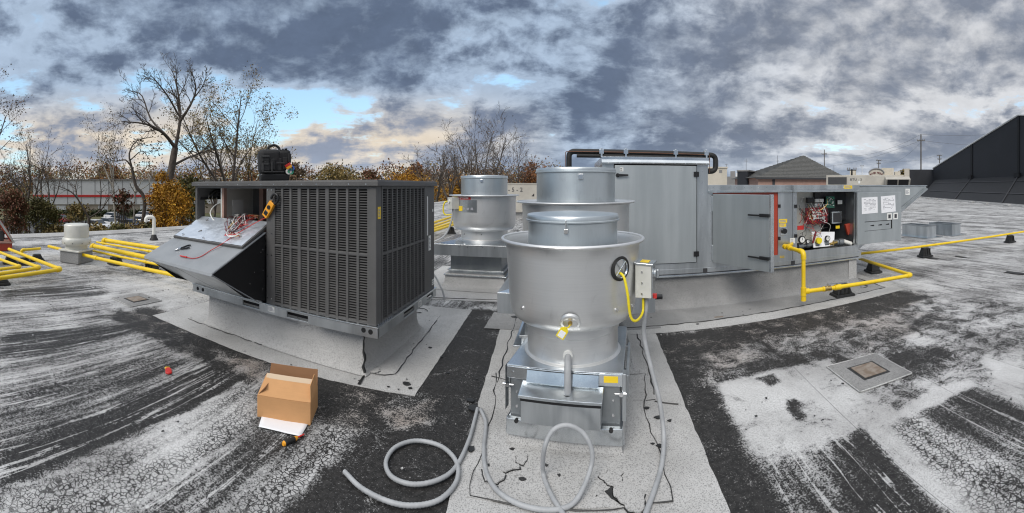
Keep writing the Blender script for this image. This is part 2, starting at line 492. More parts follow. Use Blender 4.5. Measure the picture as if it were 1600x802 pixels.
leafmat('leaf_tan', [(.20, .15, .06), (.28, .19, .07), (.14, .13, .05), (.30, .20, .06)])
leafmat('leaf_green', [(.08, .085, .03), (.12, .12, .04), (.17, .14, .05), (.10, .085, .035)])
leafmat('leaf_red', [(.15, .06, .04), (.20, .075, .045), (.13, .085, .045), (.11, .09, .04)])
leafmat('leaf_brown', [(.14, .10, .07), (.20, .14, .095), (.11, .085, .06), (.23, .14, .075)])
leafmat('hedge', [(.03, .045, .018), (.045, .06, .025), (.06, .07, .03)])
# ------------------------------------------------------------------ roof deck
def sdist(poly, XX, YY):
    """signed distance to a polygon, negative inside"""
    n = len(poly); d = np.full(XX.shape, 1e9); ins = np.zeros(XX.shape, bool)
    for i in range(n):
        x1, y1 = poly[i]; x2, y2 = poly[(i + 1) % n]
        ex, ey = x2 - x1, y2 - y1
        t = np.clip(((XX - x1) * ex + (YY - y1) * ey) / (ex * ex + ey * ey + 1e-12), 0, 1)
        d = np.minimum(d, np.hypot(XX - x1 - t * ex, YY - y1 - t * ey))
        c = ((y1 > YY) != (y2 > YY)) & (XX < (x2 - x1) * (YY - y1) / (y2 - y1 + 1e-12) + x1)
        ins ^= c
    return np.where(ins, -d, d)
def gp(*pts): return [tuple(g(x, y)[:2]) for x, y in pts]

def axis(lo, a, b, hi, fine, coarse):
    return np.concatenate([np.arange(lo, a, coarse), np.arange(a, b, fine), np.arange(b, hi + 1e-6, coarse)])
xs = axis(-12.8, -8.8, 8.0, 66.0, .045, 1.0); ys = axis(-14.0, .4, 6.6, 70.0, .045, 1.0)
XX, YY = np.meshgrid(xs, ys)
dist = np.hypot(XX, YY)
bias = .55 + .10 * np.clip((dist - 4.0) / 9.0, 0, 1); gat = np.zeros(XX.shape); drt = np.zeros(XX.shape); stk = np.ones(XX.shape)
gat += .35 * np.clip((3.5 - dist) / 1.0, 0, 1)
regions = [   # outline, coating left, alligatoring, brown dirt, feather in metres
    (gp((0, 768), (165, 696), (296, 641), (384, 590), (336, 560), (250, 600), (150, 646), (0, 706)), .27, 0, 0, .06),
    (gp((0, 706), (150, 646), (250, 600), (300, 560), (200, 560), (0, 610)), .42, .2, 0, .12),
    (gp((0, 610), (200, 560), (330, 545), (300, 520), (150, 530), (0, 560)), .52, .2, 0, .12),
    (gp((20, 520), (200, 505), (225, 515), (120, 545), (0, 560), (0, 530)), .22, 0, 0, .08),
    (gp((0, 452), (120, 446), (190, 452), (120, 468), (0, 478)), .34, 0, 0, .15),
    (gp((170, 430), (300, 440), (310, 470), (250, 500), (180, 480)), .72, 0, 0, .25),
    (gp((0, 900), (0, 776), (165, 704), (296, 648), (384, 598), (405, 650), (330, 720), (200, 802), (120, 900)), .78, 1, 0, .04),
    (gp((384, 597), (296, 647), (165, 703), (0, 775), (0, 766), (165, 696), (296, 641), (384, 591)), .86, 0, 0, .02),
    (gp((200, 802), (330, 720), (400, 662), (450, 690), (390, 740), (290, 820)), .50, .6, 0, .06),
    (gp((330, 830), (395, 760), (480, 690), (530, 640), (600, 655), (625, 690), (560, 740), (520, 830)), .72, 1, 0, .05),
    (gp((540, 740), (590, 690), (640, 700), (600, 802), (530, 802)), .33, .8, 0, .06),
    ([(-4.7, 2.25), (-4.7, 2.95), (-1.1, 2.98), (-1.1, 2.35), (-2.1, 2.45), (-3.3, 2.40)], .22, 0, .7, .12),
    (gp((330, 545), (400, 560), (440, 590), (410, 600), (350, 570)), .50, 0, 1, .10),
    ([(-1.33, 1.2), (-1.33, 5.3), (-.70, 5.3), (-.55, 1.2)], .13, 0, 0, .06),
    (gp((585, 640), (640, 635), (690, 620), (670, 660), (620, 672)), .60, 0, 1, .07),
    (gp((1022, 520), (1085, 528), (1120, 620), (1165, 710), (1228, 802), (1250, 900), (1150, 900)), .13, 0, .2, .06),
    (gp((1020, 530), (1200, 498), (1400, 455), (1450, 462), (1420, 480), (1300, 512), (1150, 548), (1050, 565)), .20, 0, .8, .10),
    (gp((1085, 556), (1200, 528), (1400, 482), (1480, 495), (1335, 560), (1200, 572), (1115, 596)), .46, 0, .6, .16),
    (gp((1110, 590), (1190, 560), (1290, 548), (1290, 560), (1200, 578), (1120, 600)), .28, 0, 0, .08),
    (gp((1125, 600), (1205, 578), (1292, 562), (1340, 600), (1400, 640), (1425, 645), (1340, 682), (1255, 702), (1190, 716), (1150, 660)), .84, 0, 0, .03),
    (gp((1180, 590), (1206, 584), (1222, 596), (1204, 606)), .22, 0, 0, .012),
    (gp((1222, 625), (1240, 622), (1265, 652), (1248, 660)), .24, 0, 0, .012),
    (gp((1380, 552), (1450, 540), (1490, 548), (1500, 572), (1420, 604), (1395, 590)), .26, 0, 0, .08),
    (gp((1400, 640), (1460, 605), (1520, 592), (1525, 602), (1450, 640), (1425, 655)), .92, 0, 0, .03),
    (gp((1540, 560), (1600, 540), (1600, 640), (1560, 610)), .80, 0, 0, .10),
    (gp((1432, 646), (1520, 604), (1560, 620), (1640, 660), (1640, 760), (1530, 694)), .24, 0, 0, .05),
    (gp((1388, 668), (1432, 650), (1530, 698), (1640, 770), (1640, 860), (1545, 830)), .56, 1, 0, .04),
    (gp((1292, 690), (1350, 668), (1400, 690), (1540, 830), (1330, 830)), .26, .4, 0, .06),
    (gp((1245, 705), (1292, 692), (1330, 830), (1250, 830), (1205, 740)), .54, .2, 0, .06),
    (gp((1350, 668), (1385, 660), (1545, 830), (1500, 830)), .74, 0, 0, .03),
]
for poly, bv, gv, dv, fe in regions:
    w = np.clip(.5 - sdist(poly, XX, YY) / (2 * fe), 0, 1); w = w * w * (3 - 2 * w)
    bias += (bv - bias) * w; gat += (gv - gat) * w; drt += (dv - drt) * w
for poly, sv, fe in (
    (gp((1000, 530), (1200, 495), (1420, 452), (1600, 470), (1600, 560), (1530, 596), (1432, 646), (1385, 662), (1250, 704), (1200, 740), (1260, 900), (1130, 900)), .12, .12),
    ([(-4.9, 2.2), (-4.9, 3.0), (-.6, 3.0), (-.5, 1.0), (-1.25, 1.0), (-1.3, 2.3), (-2.6, 2.42), (-3.4, 2.3)], .15, .10),
    ([(-1.4, 1.0), (-1.4, 6), (-.4, 6), (-.4, 1.0)], .15, .06), ([(-12, 3.2), (-12, 8), (-4.5, 8), (-4.5, 3.2)], .5, .8)):
    w = np.clip(.5 - sdist(poly, XX, YY) / (2 * fe), 0, 1); stk += (sv - stk) * w
nx, ny = len(xs), len(ys)
me = bpy.data.meshes.new('roof')
vv = np.stack([XX, YY, np.zeros_like(XX)], -1).reshape(-1, 3)
idx = np.arange(nx * ny).reshape(ny, nx)
ff = np.stack([idx[:-1, :-1], idx[:-1, 1:], idx[1:, 1:], idx[1:, :-1]], -1).reshape(-1, 4)
me.from_pydata(vv.tolist(), [], ff.tolist())
ca = me.color_attributes.new('coat', 'FLOAT_COLOR', 'POINT')
ca.data.foreach_set('color', np.stack([bias, gat, drt, stk], -1).reshape(-1).astype(np.float32))
me.materials.append(MT['roof_coating'])
roof = bpy.data.objects.new('roof', me); col.objects.link(roof); WO['roof'] = Vector()
tag(roof, 'flat roof of worn white coating over black membrane', kind='structure')
# roof body under the deck and the metal gravel stop on its left edge
b = MB(); b.box(-12.79, 66, -14, 70, -5.0, -.02)
tag(b.build('building_wall', MT['wall_tan']), 'wall of the building below the roof', kind='structure')
b = MB(); b.prism([(-12.95, -14, -.15), (-12.95, -14, .085), (-12.72, -14, .095), (-12.55, -14, .012)], (0, 84, 0))
b.build('gravel_stop', MT['cap_sheet'], roof)

rnd = random.Random(7)
def ragged(poly, step=.07, amp=.004, seed=1):
    """outline with the slightly torn edge of cut roofing"""
    out = []; rr = random.Random(seed)
    for i in range(len(poly)):
        a = Vector(poly[i]); c = Vector(poly[(i + 1) % len(poly)]); L = (c - a).length; n = max(1, int(L / step))
        for k in range(n):
            p = a.lerp(c, k / n); nrm = Vector((-(c - a).y, (c - a).x)).normalized()
            out.append(p + nrm * rr.uniform(-amp, amp))
    return out
def sheet(poly, z, m, h=.004, seed=1, name='membrane_sheet', amp=.005):
    b = MB(); pts = ragged([Vector(p) for p in poly], seed=seed, amp=amp)
    b.prism([(p.x, p.y, z - h) for p in pts], (0, 0, h))
    return b.build(name, MT[m], roof)
def seam(pts, w=.004, z=.0165, name='tar_seam', jit=.012, seed=3):
    rr = random.Random(seed); P = []
    for i in range(len(pts) - 1):
        a, c = Vector(pts[i]), Vector(pts[i + 1]); n = max(2, int((c - a).length / .09))
        for k in range(n): P.append(a.lerp(c, k / n) + Vector((rr.uniform(-jit, jit), rr.uniform(-jit, jit))))
    P.append(Vector(pts[-1]))
    b = MB(); b.tube([(p.x, p.y, z - .004) for p in P], [w * rr.uniform(.45, 1.3) for _ in P], 5)
    return b.build(name, MT['tar'], roof, 60)

sheet([(-4.4, 2.74), (-2.26, 2.84), (-1.19, 2.96), (-1.30, 5.25), (-4.6, 5.3)], .006, 'cap_sheet', seed=2)
sheet([(-4.05, 3.02), (-2.9, 3.08), (-1.62, 3.14), (-1.48, 3.22), (-1.62, 4.9), (-4.2, 5.1)], .011, 'cap_sheet', seed=3)
seam([(-4.02, 3.02), (-2.9, 3.08), (-1.62, 3.14), (-1.48, 3.22), (-1.60, 4.7)], .005)
seam([(-1.70, 3.14), (-1.66, 2.93)], .012, seed=9)
sheet([(-.86, 5.2), (-.62, 1.97), (-.50, 1.0), (.64, 1.0), (.76, 1.91), (.90, 4.42), (.9, 5.1)], .006, 'cap_sheet', seed=4)
sheet([(-.54, 2.08), (.51, 2.06), (.52, 2.95), (.62, 3.5), (-.66, 3.5), (-.56, 2.95)], .011, 'cap_sheet', seed=5)
seam([(-.66, 3.5), (-.56, 2.9), (-.54, 2.08), (-.2, 2.06), (.51, 2.06), (.52, 2.95), (.62, 3.5)], .0038, seed=5)
sheet([(-.42, 1.45), (.36, 1.40), (.34, 2.02), (-.40, 2.03)], .0105, 'cap_sheet', seed=6)
sheet([(0.0, 4.46), (1.0, 4.45), (2.28, 4.46), (4.68, 4.52), (5.0, 7.4), (-.2, 7.4)], .009, 'cap_sheet', seed=7)
sheet([(0.0, 4.66), (2.4, 4.72), (4.5, 4.80), (4.7, 7.3), (-.1, 7.3)], .014, 'cap_sheet_grey', seed=8)
seam([(.55, 4.66), (2.4, 4.72), (4.5, 4.80), (4.6, 5.6)], .007, z=.017, seed=11)
sheet([(-2.45, 5.55), (-.85, 5.72), (-.75, 8.0), (-2.6, 8.0)], .0065, 'cap_sheet', seed=12)
seam([(-2.35, 5.62), (-.9, 5.80)], .008, z=.012, seed=13)
sheet([(-1.0, 4.6), (1.0, 4.6), (1.0, 5.2), (-1.0, 5.2)], .0112, 'cap_sheet_grey', seed=14)

# torn flashing patches and tar blobs where the curb corners were mended
def patch(px, py, r, z=.02, m='cap_sheet', seed=0, sx=1.0):
    rr = random.Random(seed); c = g(px, py); b = MB(); b2 = MB(); P = []
    ph = rr.uniform(0, 9)
    for k in range(26):
        q = 2 * math.pi * k / 26; q_ = r * (1 + .45 * mnoise.noise((math.cos(q) * 1.1 + ph, math.sin(q) * 1.1, ph)) + .25 * mnoise.noise((math.cos(q) * 3 + ph, math.sin(q) * 3, 2)) + rr.uniform(-.05, .05))
        P.append(Vector((c.x + q_ * math.cos(q) * sx, c.y + q_ * math.sin(q), z)))
    b2.prism([Vector((c.x, c.y, .009)) + (p - Vector((c.x, c.y, z))) * (1.04 + .10 * rr.random()) for p in P], (0, 0, .006))
    o = b2.build('tar_blob', MT['tar'], roof)
    if m:
        b.prism([p - Vector((0, 0, .008)) for p in P], (0, 0, .008)); b.build('patch', MT[m], roof)
for i, (x, y, r, m, s) in enumerate([(578, 566, .055, 'cap_sheet', 1.2), (586, 582, .05, 'curb_sheet', 1.0), (574, 553, .05, 'cap_sheet', 1.3), (566, 560, .05, None, .6),
        (770, 748, .06, 'cap_sheet', 1.0), (786, 735, .045, 'cap_sheet', 1.5), (815, 720, .05, 'curb_sheet', .7), (741, 640, .035, None, 1.0), (736, 705, .025, None, .7),
        (957, 752, .06, 'cap_sheet', 1.0), (975, 772, .06, 'curb_sheet', .9), (990, 790, .07, 'cap_sheet', .9), (962, 775, .05, None, .8), (635, 602, .022, None, 1.3), (641, 609, .012, None, 1.2),
        (1455, 404, .16, None, .4), (1500, 402, .15, None, .4), (1590, 428, .2, None, .4)]):
    patch(x, y, r, .019 + .003 * (i % 3), m, i, s)

# curbs dressed in cap sheet, flared at the foot
def curb(cx, cy, hx, hy, z1, fl=.07, rot=0, m='curb_sheet', name='curb'):
    M = Matrix.Translation((cx, cy, 0)) @ Matrix.Rotation(rot, 4, 'Z'); b = MB(M)
    rings = [(0, z1), (.006, z1 * .62), (fl * .16, z1 * .34), (fl * .38, z1 * .17), (fl * .68, z1 * .07 + .006), (fl, .012)]
    vs = []; fs = []
    for e, z in rings:
        vs += [(-hx - e, -hy - e, z), (hx + e, -hy - e, z), (hx + e, hy + e, z), (-hx - e, hy + e, z)]
    for i in range(len(rings) - 1):
        for k in range(4):
            k2 = (k + 1) % 4; fs.append((i * 4 + k2, i * 4 + k, (i + 1) * 4 + k, (i + 1) * 4 + k2))
    fs.append((0, 1, 2, 3)); b._add(vs, fs)
    return b.build(name, MT[m], roof, 38)
curb(-2.74, 3.74, 1.01, .61, .385, .06)
curb(2.31, 6.14, 2.01, .81, .43, .09, m='cap_sheet_grey')
FAN1 = (0.0, 2.87, 0.0); ROT1 = R(-9)
FAN2 = (.03, 4.08, 0.0); FAN3 = (-1.46, 6.74, 0.0)
curb(FAN1[0] + .008, FAN1[1] + .053, .345, .40, .115, .05, ROT1)
curb(FAN2[0], FAN2[1], .47, .47, .24, .10)
curb(FAN3[0] - .06, FAN3[1], .47, .47, .24, .14)
# corner board on the long curb
b = MB(); b.box(4.17, 4.33, 5.305, 5.328, .06, .43); b.build('corner_flashing', MT['curb_sheet'], roof, bevel=.004)

# roof drains: square dressed sump with a rusty strainer plate
def drain(p, s, rot, label, name='roof_drain'):
    t = thing(name, label, 'roof drain', (p[0], p[1], 0))
    M = Matrix.Translation((p[0], p[1], 0)) @ Matrix.Rotation(rot, 4, 'Z')
    b = MB(M); b.prism([(x * s, y * s, .004) for x, y in ((-1, -1), (1, -.97), (.98, 1), (-1, .97))], (0, 0, .008)); b.build('sump_sheet', MT['sump'], t)
    b = MB(M)
    for k in range(4):
        a = Matrix.Rotation(k * math.pi / 2, 4, 'Z'); b.M = M @ a; b.box(-s * .99, s * .98, s * .985, s * 1.02, .004, .014)
    b.build('edge_bead', MT['cap_sheet'], t, bevel=.004)
    b = MB(M); b.box(-s * .5, s * .5, -s * .5, s * .5, .012, .016); f = b.build('recess', MT['tar'], t)
    b = MB(M); b.box(-s * .42, s * .42, -s * .42, s * .42, .016, .021); b.build('strainer_plate', MT['rust_plate'], t, bevel=.004)
c = g(1357, 581); drain((c.x, c.y), .27, R(-6), 'square roof drain with rusty plate on the worn white coating')
c = g(213, 469); drain((c.x, c.y), .26, R(4), 'pale square roof drain left of the louvred unit')

# ------------------------------------------------------------------ ground below and the far side of the roof
GZ = -5.0
b = MB(); b.box(-3000, 3000, -3000, 3000, GZ - 1, GZ)
tag(b.build('ground', MT['grass_far']), 'grassy ground below the building', kind='structure')
def gl(px, d): a = bear(px); return Vector((d * math.sin(a), d * math.cos(a), 0))
def strip(name, pts, z, m, label):
    b = MB(); b.prism([(p.x, p.y, z - .05) for p in pts], (0, 0, .05))
    return tag(b.build(name, MT[m]), label, kind='structure')
strip('parking_lot', [gl(-260, 52), gl(300, 52), gl(300, 84), gl(-260, 88)], GZ + .06, 'asphalt_far', 'asphalt parking lot below the roof edge')
strip('lawn', [gl(-260, 88), gl(300, 84), gl(320, 97), gl(-260, 97)], GZ + .05, 'grass_far', 'lawn in front of the white warehouse')

b = MB(); rr = random.Random(2); b.tube([(-1.735 + .045 * (1 - z / .38) ** 2 + rr.uniform(-.012, .012), 3.135 - .045 * (1 - z / .38) ** 2 + rr.uniform(-.006, .006), z) for z in [.375 - .03 * k for k in range(13)]], [  .006 + rr.uniform(0, .010) for k in range(13)], 6); b.build('tar_seam', MT['tar'], roof, 60)

for i, pts in enumerate((gp((996, 524), (1008, 560), (1022, 618)), gp((808, 492), (800, 520), (790, 552), (777, 600)), gp((1022, 628), (1060, 634)), gp((770, 590), (800, 598)), gp((990, 628), (1024, 626)))):
    seam(pts, .006, .0125, seed=40 + i)
for i, (x, y, r) in enumerate(((805, 497, .03), (823, 510, .02), (1010, 640, .012), (1028, 655, .016), (1030, 700, .012), (1046, 660, .010), (700, 585, .012), (690, 560, .010), (672, 545, .012), (800, 705, .010), (816, 752, .012), (1090, 508, .012), (1172, 485, .012), (735, 628, .02))):
    patch(x, y, r, .012, None, 60 + i, 1.4)
# grit and torn flakes lying about: too many and too small to count
rr = random.Random(77); b = MB()
for k in range(420):
    x, y = rr.uniform(-6.5, 6.5), rr.uniform(.9, 5.2)
    if (-3.8 < x < -1.6 and 3.0 < y < 4.5) or (-.45 < x < .45 and 2.4 < y < 3.4): continue
    r = rr.choice((.004, .006, .009, .013)); q = rr.uniform(0, 6.28); z = .014
    b.prism([(x + r * math.cos(q + a) * rr.uniform(.6, 1.3), y + r * math.sin(q + a) * rr.uniform(.6, 1.3), z) for a in (0, 1.4, 2.7, 4.3)], (0, 0, rr.uniform(.002, .006)), rr.choice((0, 0, 1)))
o = b.build('roof_grit', [MT['tar'], MT['cap_sheet']]); tag(o, 'scattered dark grit and flakes on the roof', kind='stuff')
# ------------------------------------------------------------------ packaged unit with louvred coil guard, left
D1 = 3.0
RX0, RX1, RY0, RY1 = -3.86, -1.536, 3.0, 4.42
ZR0, ZR1, ZT = .385, .473, 1.672
RTU = thing('rooftop_unit', 'dark grey louvred rooftop unit with open control compartment and sloped intake hood', 'rooftop unit', ((RX0 + RX1) / 2, 3.7, .385))
XS = -2.72                                          # post between control bay and coil
gm = MT['rtu_grey']
b = MB()                                            # base rail with fork slots
def railface(b, x0, x1, y, slots, horizontal=True):
    cur = x0
    for s0, s1 in slots + [(x1, x1)]:
        if s0 > cur:
            if horizontal: b.box(cur, s0, y, y + .02, ZR0, ZR1)
            else: b.box(y - .02, y, cur, s0, ZR0, ZR1)
        if s1 > s0:
            for z0, z1 in ((ZR0, ZR0 + .018), (ZR1 - .02, ZR1)):
                if horizontal: b.box(s0, s1, y, y + .02, z0, z1)
                else: b.box(y - .02, y, s0, s1, z0, z1)
        cur = max(cur, s1)
fs_ = [(at(379, 470, 2.98).x, at(405, 470, 2.98).x), (at(448, 490, 2.98).x, at(481, 490, 2.98).x)]
railface(b, RX0 - .02, RX1 + .02, 2.98, fs_)
railface(b, 2.981, RY1 + .02, RX1 + .02, [(3.52, 3.78), (4.13, 4.33)], False)
b.box(RX0 - .02, RX0, 3.0, RY1 + .02, ZR0, ZR1); b.box(RX0, RX1, RY1, RY1 + .02, ZR0, ZR1)
rail = b.build('base_rail', MT['galv'], RTU, bevel=.003)
b = MB(); b.box(RX0 + .03, RX1 - .03, 3.06, RY1 - .05, ZR0 + .012, ZR1 - .006); b.build('base_pan', MT['black_in'], RTU)
b = MB(); b.box(RX0 - .025, RX1 + .025, 2.972, RY1 + .025, ZR1 - .004, ZR1 + .006); b.build('base_flange', MT['galv_bright'], RTU, bevel=.002)
for px, py in ((568, 516), (579, 519), (309, 451), (317, 453)):
    p = at(px, py, 2.98); b = MB(); b.disc((p.x, 2.981, p.z), .021, (0, -1, 0), .003, 20); b.build('lifting_hole', MT['black_in'], rail)
def sticker(p, w, h, m, parent, nrm='-y', lines=0, name='sticker', off=.003, ink='ink_grey', angle=0):
    """flat label on a face looking along -y or +x, with ruled lines of print"""
    b = MB(); b2 = MB(); ca, sa = math.cos(angle), math.sin(angle)
    def bx(bb, u0, u1, v0, v1, d0, d1):
        M = None
        if nrm == '-y': bb.prism([(p[0] + u * ca - v * sa, p[1] - d0, p[2] + u * sa + v * ca) for u, v in ((u0, v0), (u1, v0), (u1, v1), (u0, v1))], (0, d0 - d1, 0))
        else: bb.prism([(p[0] + d0, p[1] + u, p[2] + v) for u, v in ((u0, v0), (u1, v0), (u1, v1), (u0, v1))], (d1 - d0, 0, 0))
    bx(b, -w / 2, w / 2, -h / 2, h / 2, 0, off)
    o = b.build(name, MT[m], parent)
    rr = random.Random(int(abs(p[0]) * 1000 + abs(p[2]) * 77))
    for i in range(lines):
        v = h * (.36 - .72 * (i + .5) / lines); u1 = w * rr.uniform(.1, .42)
        bx(b2, -w * .42, u1, v - h * .18 / lines, v + h * .18 / lines, off, off + .0008)
    if lines: b2.build('print', MT[ink], o)
    return o
p = at(424, 483, 2.979); sticker((p.x, 2.979, p.z), .085, .055, 'white_plastic', RTU, lines=4)
sticker((RX1 + .021, 3.92, .43), .085, .06, 'white_plastic', RTU, '+x', 4)
# cabinet skin
b = MB(); b.box(RX0 - .03, RX1 + .03, 2.965, RY1 + .03, ZT - .052, ZT - .008); b.box(RX0 - .015, RX1 + .015, 2.98, RY1 + .015, ZT - .01, ZT); b.build('top_panel', gm, RTU, bevel=.006)
b = MB(); b.box(RX0, RX0 + .035, 3.0, 3.05, ZR1, ZT - .05); b.build('corner_post', gm, RTU, bevel=.003)
b = MB(); b.box(XS - .01, XS + .075, 2.997, 3.05, ZR1, ZT - .05); b.build('corner_post', gm, RTU, bevel=.003)
b = MB(); b.box(-1.60, RX1, 2.994, 3.09, ZR1 + .006, ZT - .05); b.build('corner_post', gm, RTU, bevel=.006)
b = MB(); b.box(RX1 - .05, RX1 + .002, 4.125, RY1, ZR1 + .006, ZT - .05); b.build('side_panel', gm, RTU, bevel=.004)
b = MB(); b.box(XS + .02, RX1 - .02, RY1 - .03, RY1, ZR1, ZT - .05); b.build('rear_panel', gm, RTU)
b = MB(); b._add([(x, y, z) for x in (RX0, RX0 + .03) for y, z in ((3.05, ZR1), (4.39, ZR1), (4.39, ZT - .05), (3.05, ZT - .05), (3.12, 1.0), (3.44, 1.0), (3.44, 1.46), (3.12, 1.46))],
    [(0, 1, 5, 4), (1, 2, 6, 5), (2, 3, 7, 6), (3, 0, 4, 7), (9, 8, 12, 13), (10, 9, 13, 14), (11, 10, 14, 15), (8, 11, 15, 12), (4, 5, 13, 12), (5, 6, 14, 13), (6, 7, 15, 14), (7, 4, 12, 15), (1, 0, 8, 9), (2, 1, 9, 10), (3, 2, 10, 11), (0, 3, 11, 8)]); b.build('end_panel', gm, RTU)
b = MB(); b.box(RX0 + .035, XS - .01, 3.0, 3.03, ZT - .075, ZT - .05); b.build('header', gm, RTU)
b = MB(); b.box(-2.60, -1.60, 3.09, 3.10, ZR1, ZT - .05); b.box(RX1 - .10, RX1 - .09, 3.1, 4.12, ZR1, ZT - .05); b.build('coil', MT['louver_gap'], RTU)
# louvre columns: slats between ribs
Z0L, Z1L = ZR1 + .02, ZT - .062
def louver(u0, u1, face, rows, Zs):
    """one pressed column of slats; face 'f' = front, 's' = right side"""
    b = MB(); dz = (Zs[1] - Zs[0]) / rows
    for i in range(rows):
        z = Zs[0] + (i + .5) * dz
        prof = [(.0, -.20), (.0, -.02), (.016, .20), (.013, .24), (.005, .06)]      # depth, height: hooded slat
        if face == 'f': b.prism([(u0, 3.003 + d, z + h * dz) for d, h in prof], (u1 - u0, 0, 0))
        else: b.prism([(RX1 - .003 - d, u0, z + h * dz) for d, h in prof][::-1], (0, u1 - u0, 0))
    o = b.build('louver_column', gm, RTU); o['kind'] = 'stuff'
NF = 10; fx0, fx1 = -2.635, -1.61
fedges = [fx0 + (fx1 - fx0) * i / NF for i in range(NF + 1)]
NS_ = 10; sy0, sy1 = 3.105, 4.12
sedges = [sy0 + (sy1 - sy0) * i / NS_ for i in range(NS_ + 1)]
zq = [Z0L + (Z1L - Z0L) * k / 4 for k in range(5)]
for i in range(NF): louver(fedges[i] + .012, fedges[i + 1] - .012, 'f', 52, (Z0L, Z1L))
for i in range(NS_): louver(sedges[i] + .012, sedges[i + 1] - .012, 's', 52, (Z0L, Z1L))
for i, x in enumerate(fedges):
    w = .019 if i in (3, 6) else .0125
    b = MB(); b.box(x - w, x + w, 2.998, 3.02, ZR1 + .004, ZT - .05); b.build('louver_rib', gm, RTU, bevel=.003)
for y in sedges:
    b = MB(); b.box(RX1 - .022, RX1 + .002, y - .0125, y + .0125, ZR1 + .004, ZT - .05); b.build('louver_rib', gm, RTU, bevel=.003)
for z in zq[:1] + zq[2:3] + zq[-1:]:
    b = MB(); b.box(fx0, fx1, 2.9995, 3.021, z - .011, z + .011); b.build('louver_crossbar', gm, RTU, bevel=.003)
    b = MB(); b.box(RX1 - .023, RX1 + .0005, sy0, sy1, z - .011, z + .011); b.build('louver_crossbar', gm, RTU, bevel=.003)
b = MB()
for x in (XS + .01, XS + .06):
    for k in range(6):
        b.disc((x, 2.995, ZR1 + .06 + k * .21), .006, (0, -1, 0), .003, 8)
for k in range(7): b.disc((RX1 + .001, 3.03 + .04 * k, ZR1 + .012), .006, (1, 0, 0), .004, 8)
for k in range(14): b.disc((RX0 + .1 + k * .165, 2.966, ZT - .035), .005, (0, -1, 0), .003, 8)
b.build('screws', MT['chrome'], RTU)['kind'] = 'stuff'
p = (RX1 + .001, 3.045, 1.40); sticker(p, .05, .10, 'yellow_sticker', RTU, '+x', 6)
sticker((RX1 + .003, 4.19, 1.30), .028, .42, 'white_plastic', RTU, '+x', 0); sticker((RX1 + .003, 4.26, 1.0), .07, .16, 'white_plastic', RTU, '+x', 8)
sticker((RX1 + .003, 4.36, 1.35), .03, .03, 'white_plastic', RTU, '+x', 0); sticker((RX1 + .003, 4.37, .55), .07, .06, 'white_plastic', RTU, '+x', 2)
# control bay
x0, x1 = RX0 + .035, XS - .01
b = MB(); b.box(x0, x1, 3.03, 3.6, 1.02, 1.04); b.build('bay_floor', MT['rtu_grey'], RTU)
b = MB(); b.box(-3.52, -3.50, 3.10, 3.62, 1.04, ZT - .05); b.build('bay_divider', MT['cream_metal'], RTU)
b = MB(); b.box(-3.497, x1, 3.60, 3.62, 1.04, ZT - .05); b.build('control_backplate', MT['rtu_grey'], RTU)
b = MB(); b.box(-3.499, -3.47, 3.10, 3.145, 1.04, ZT - .055); b.build('insulation_strip', MT['brick_pink'], RTU)
b = MB(); b.box(-3.30, -3.24, 3.50, 3.599, 1.04, ZT - .055); b.build('insulation_strip', MT['brick_pink'], RTU)
b = MB(); b.box(x0, -2.73, RY1 - .03, RY1, ZR1, ZT - .05); b.build('rear_panel', MT['dark_in'], RTU)
for k, r_ in enumerate((.17, .14, .10)):
    b = MB(); b.tube([(RX0 + .09 + .03 * k, 3.30 + r_ * math.cos(R(180 * q / 12)), 1.475 + r_ * .62 * math.sin(R(180 * q / 12))) for q in range(13)], .012, 6); b.build('blower_rib', MT['black_plastic'], RTU, 60)
b = MB(); b.box(RX0 + .031, RX0 + .045, 3.05, 3.50, 1.46, 1.49); b.build('window_lintel', MT['black_plastic'], RTU)
b = MB(); b.box(-3.499, -3.49, 3.26, 3.43, 1.27, 1.46); b.build('diagram_card', MT['white_plastic'], RTU)
b = MB(); b.box(-3.489, -3.39, 3.25, 3.41, 1.10, 1.30); b.build('contactor_box', MT['cream_metal'], RTU, bevel=.006)
b = MB(); b.box(-3.20, -3.05, 3.22, 3.235, 1.10, 1.31); cb = b.build('control_board', MT['cardboard_in'], RTU)
b = MB(); rr = random.Random(4)
for k in range(16):
    u, v = rr.uniform(-3.19, -3.08), rr.uniform(1.11, 1.28); b.box(u, u + rr.uniform(.01, .03), 3.195, 3.221, v, v + rr.uniform(.01, .03), rr.choice((0, 1, 2)))
b.build('components', [MT['black_plastic'], MT['white_plastic'], MT['green_board']], cb)
for i in range(4):
    b = MB(); b.box(-3.02, -2.90, 3.52, 3.57, 1.12 + i * .09, 1.17 + i * .09); b.build('terminal_block', MT['black_plastic'], RTU, bevel=.004)
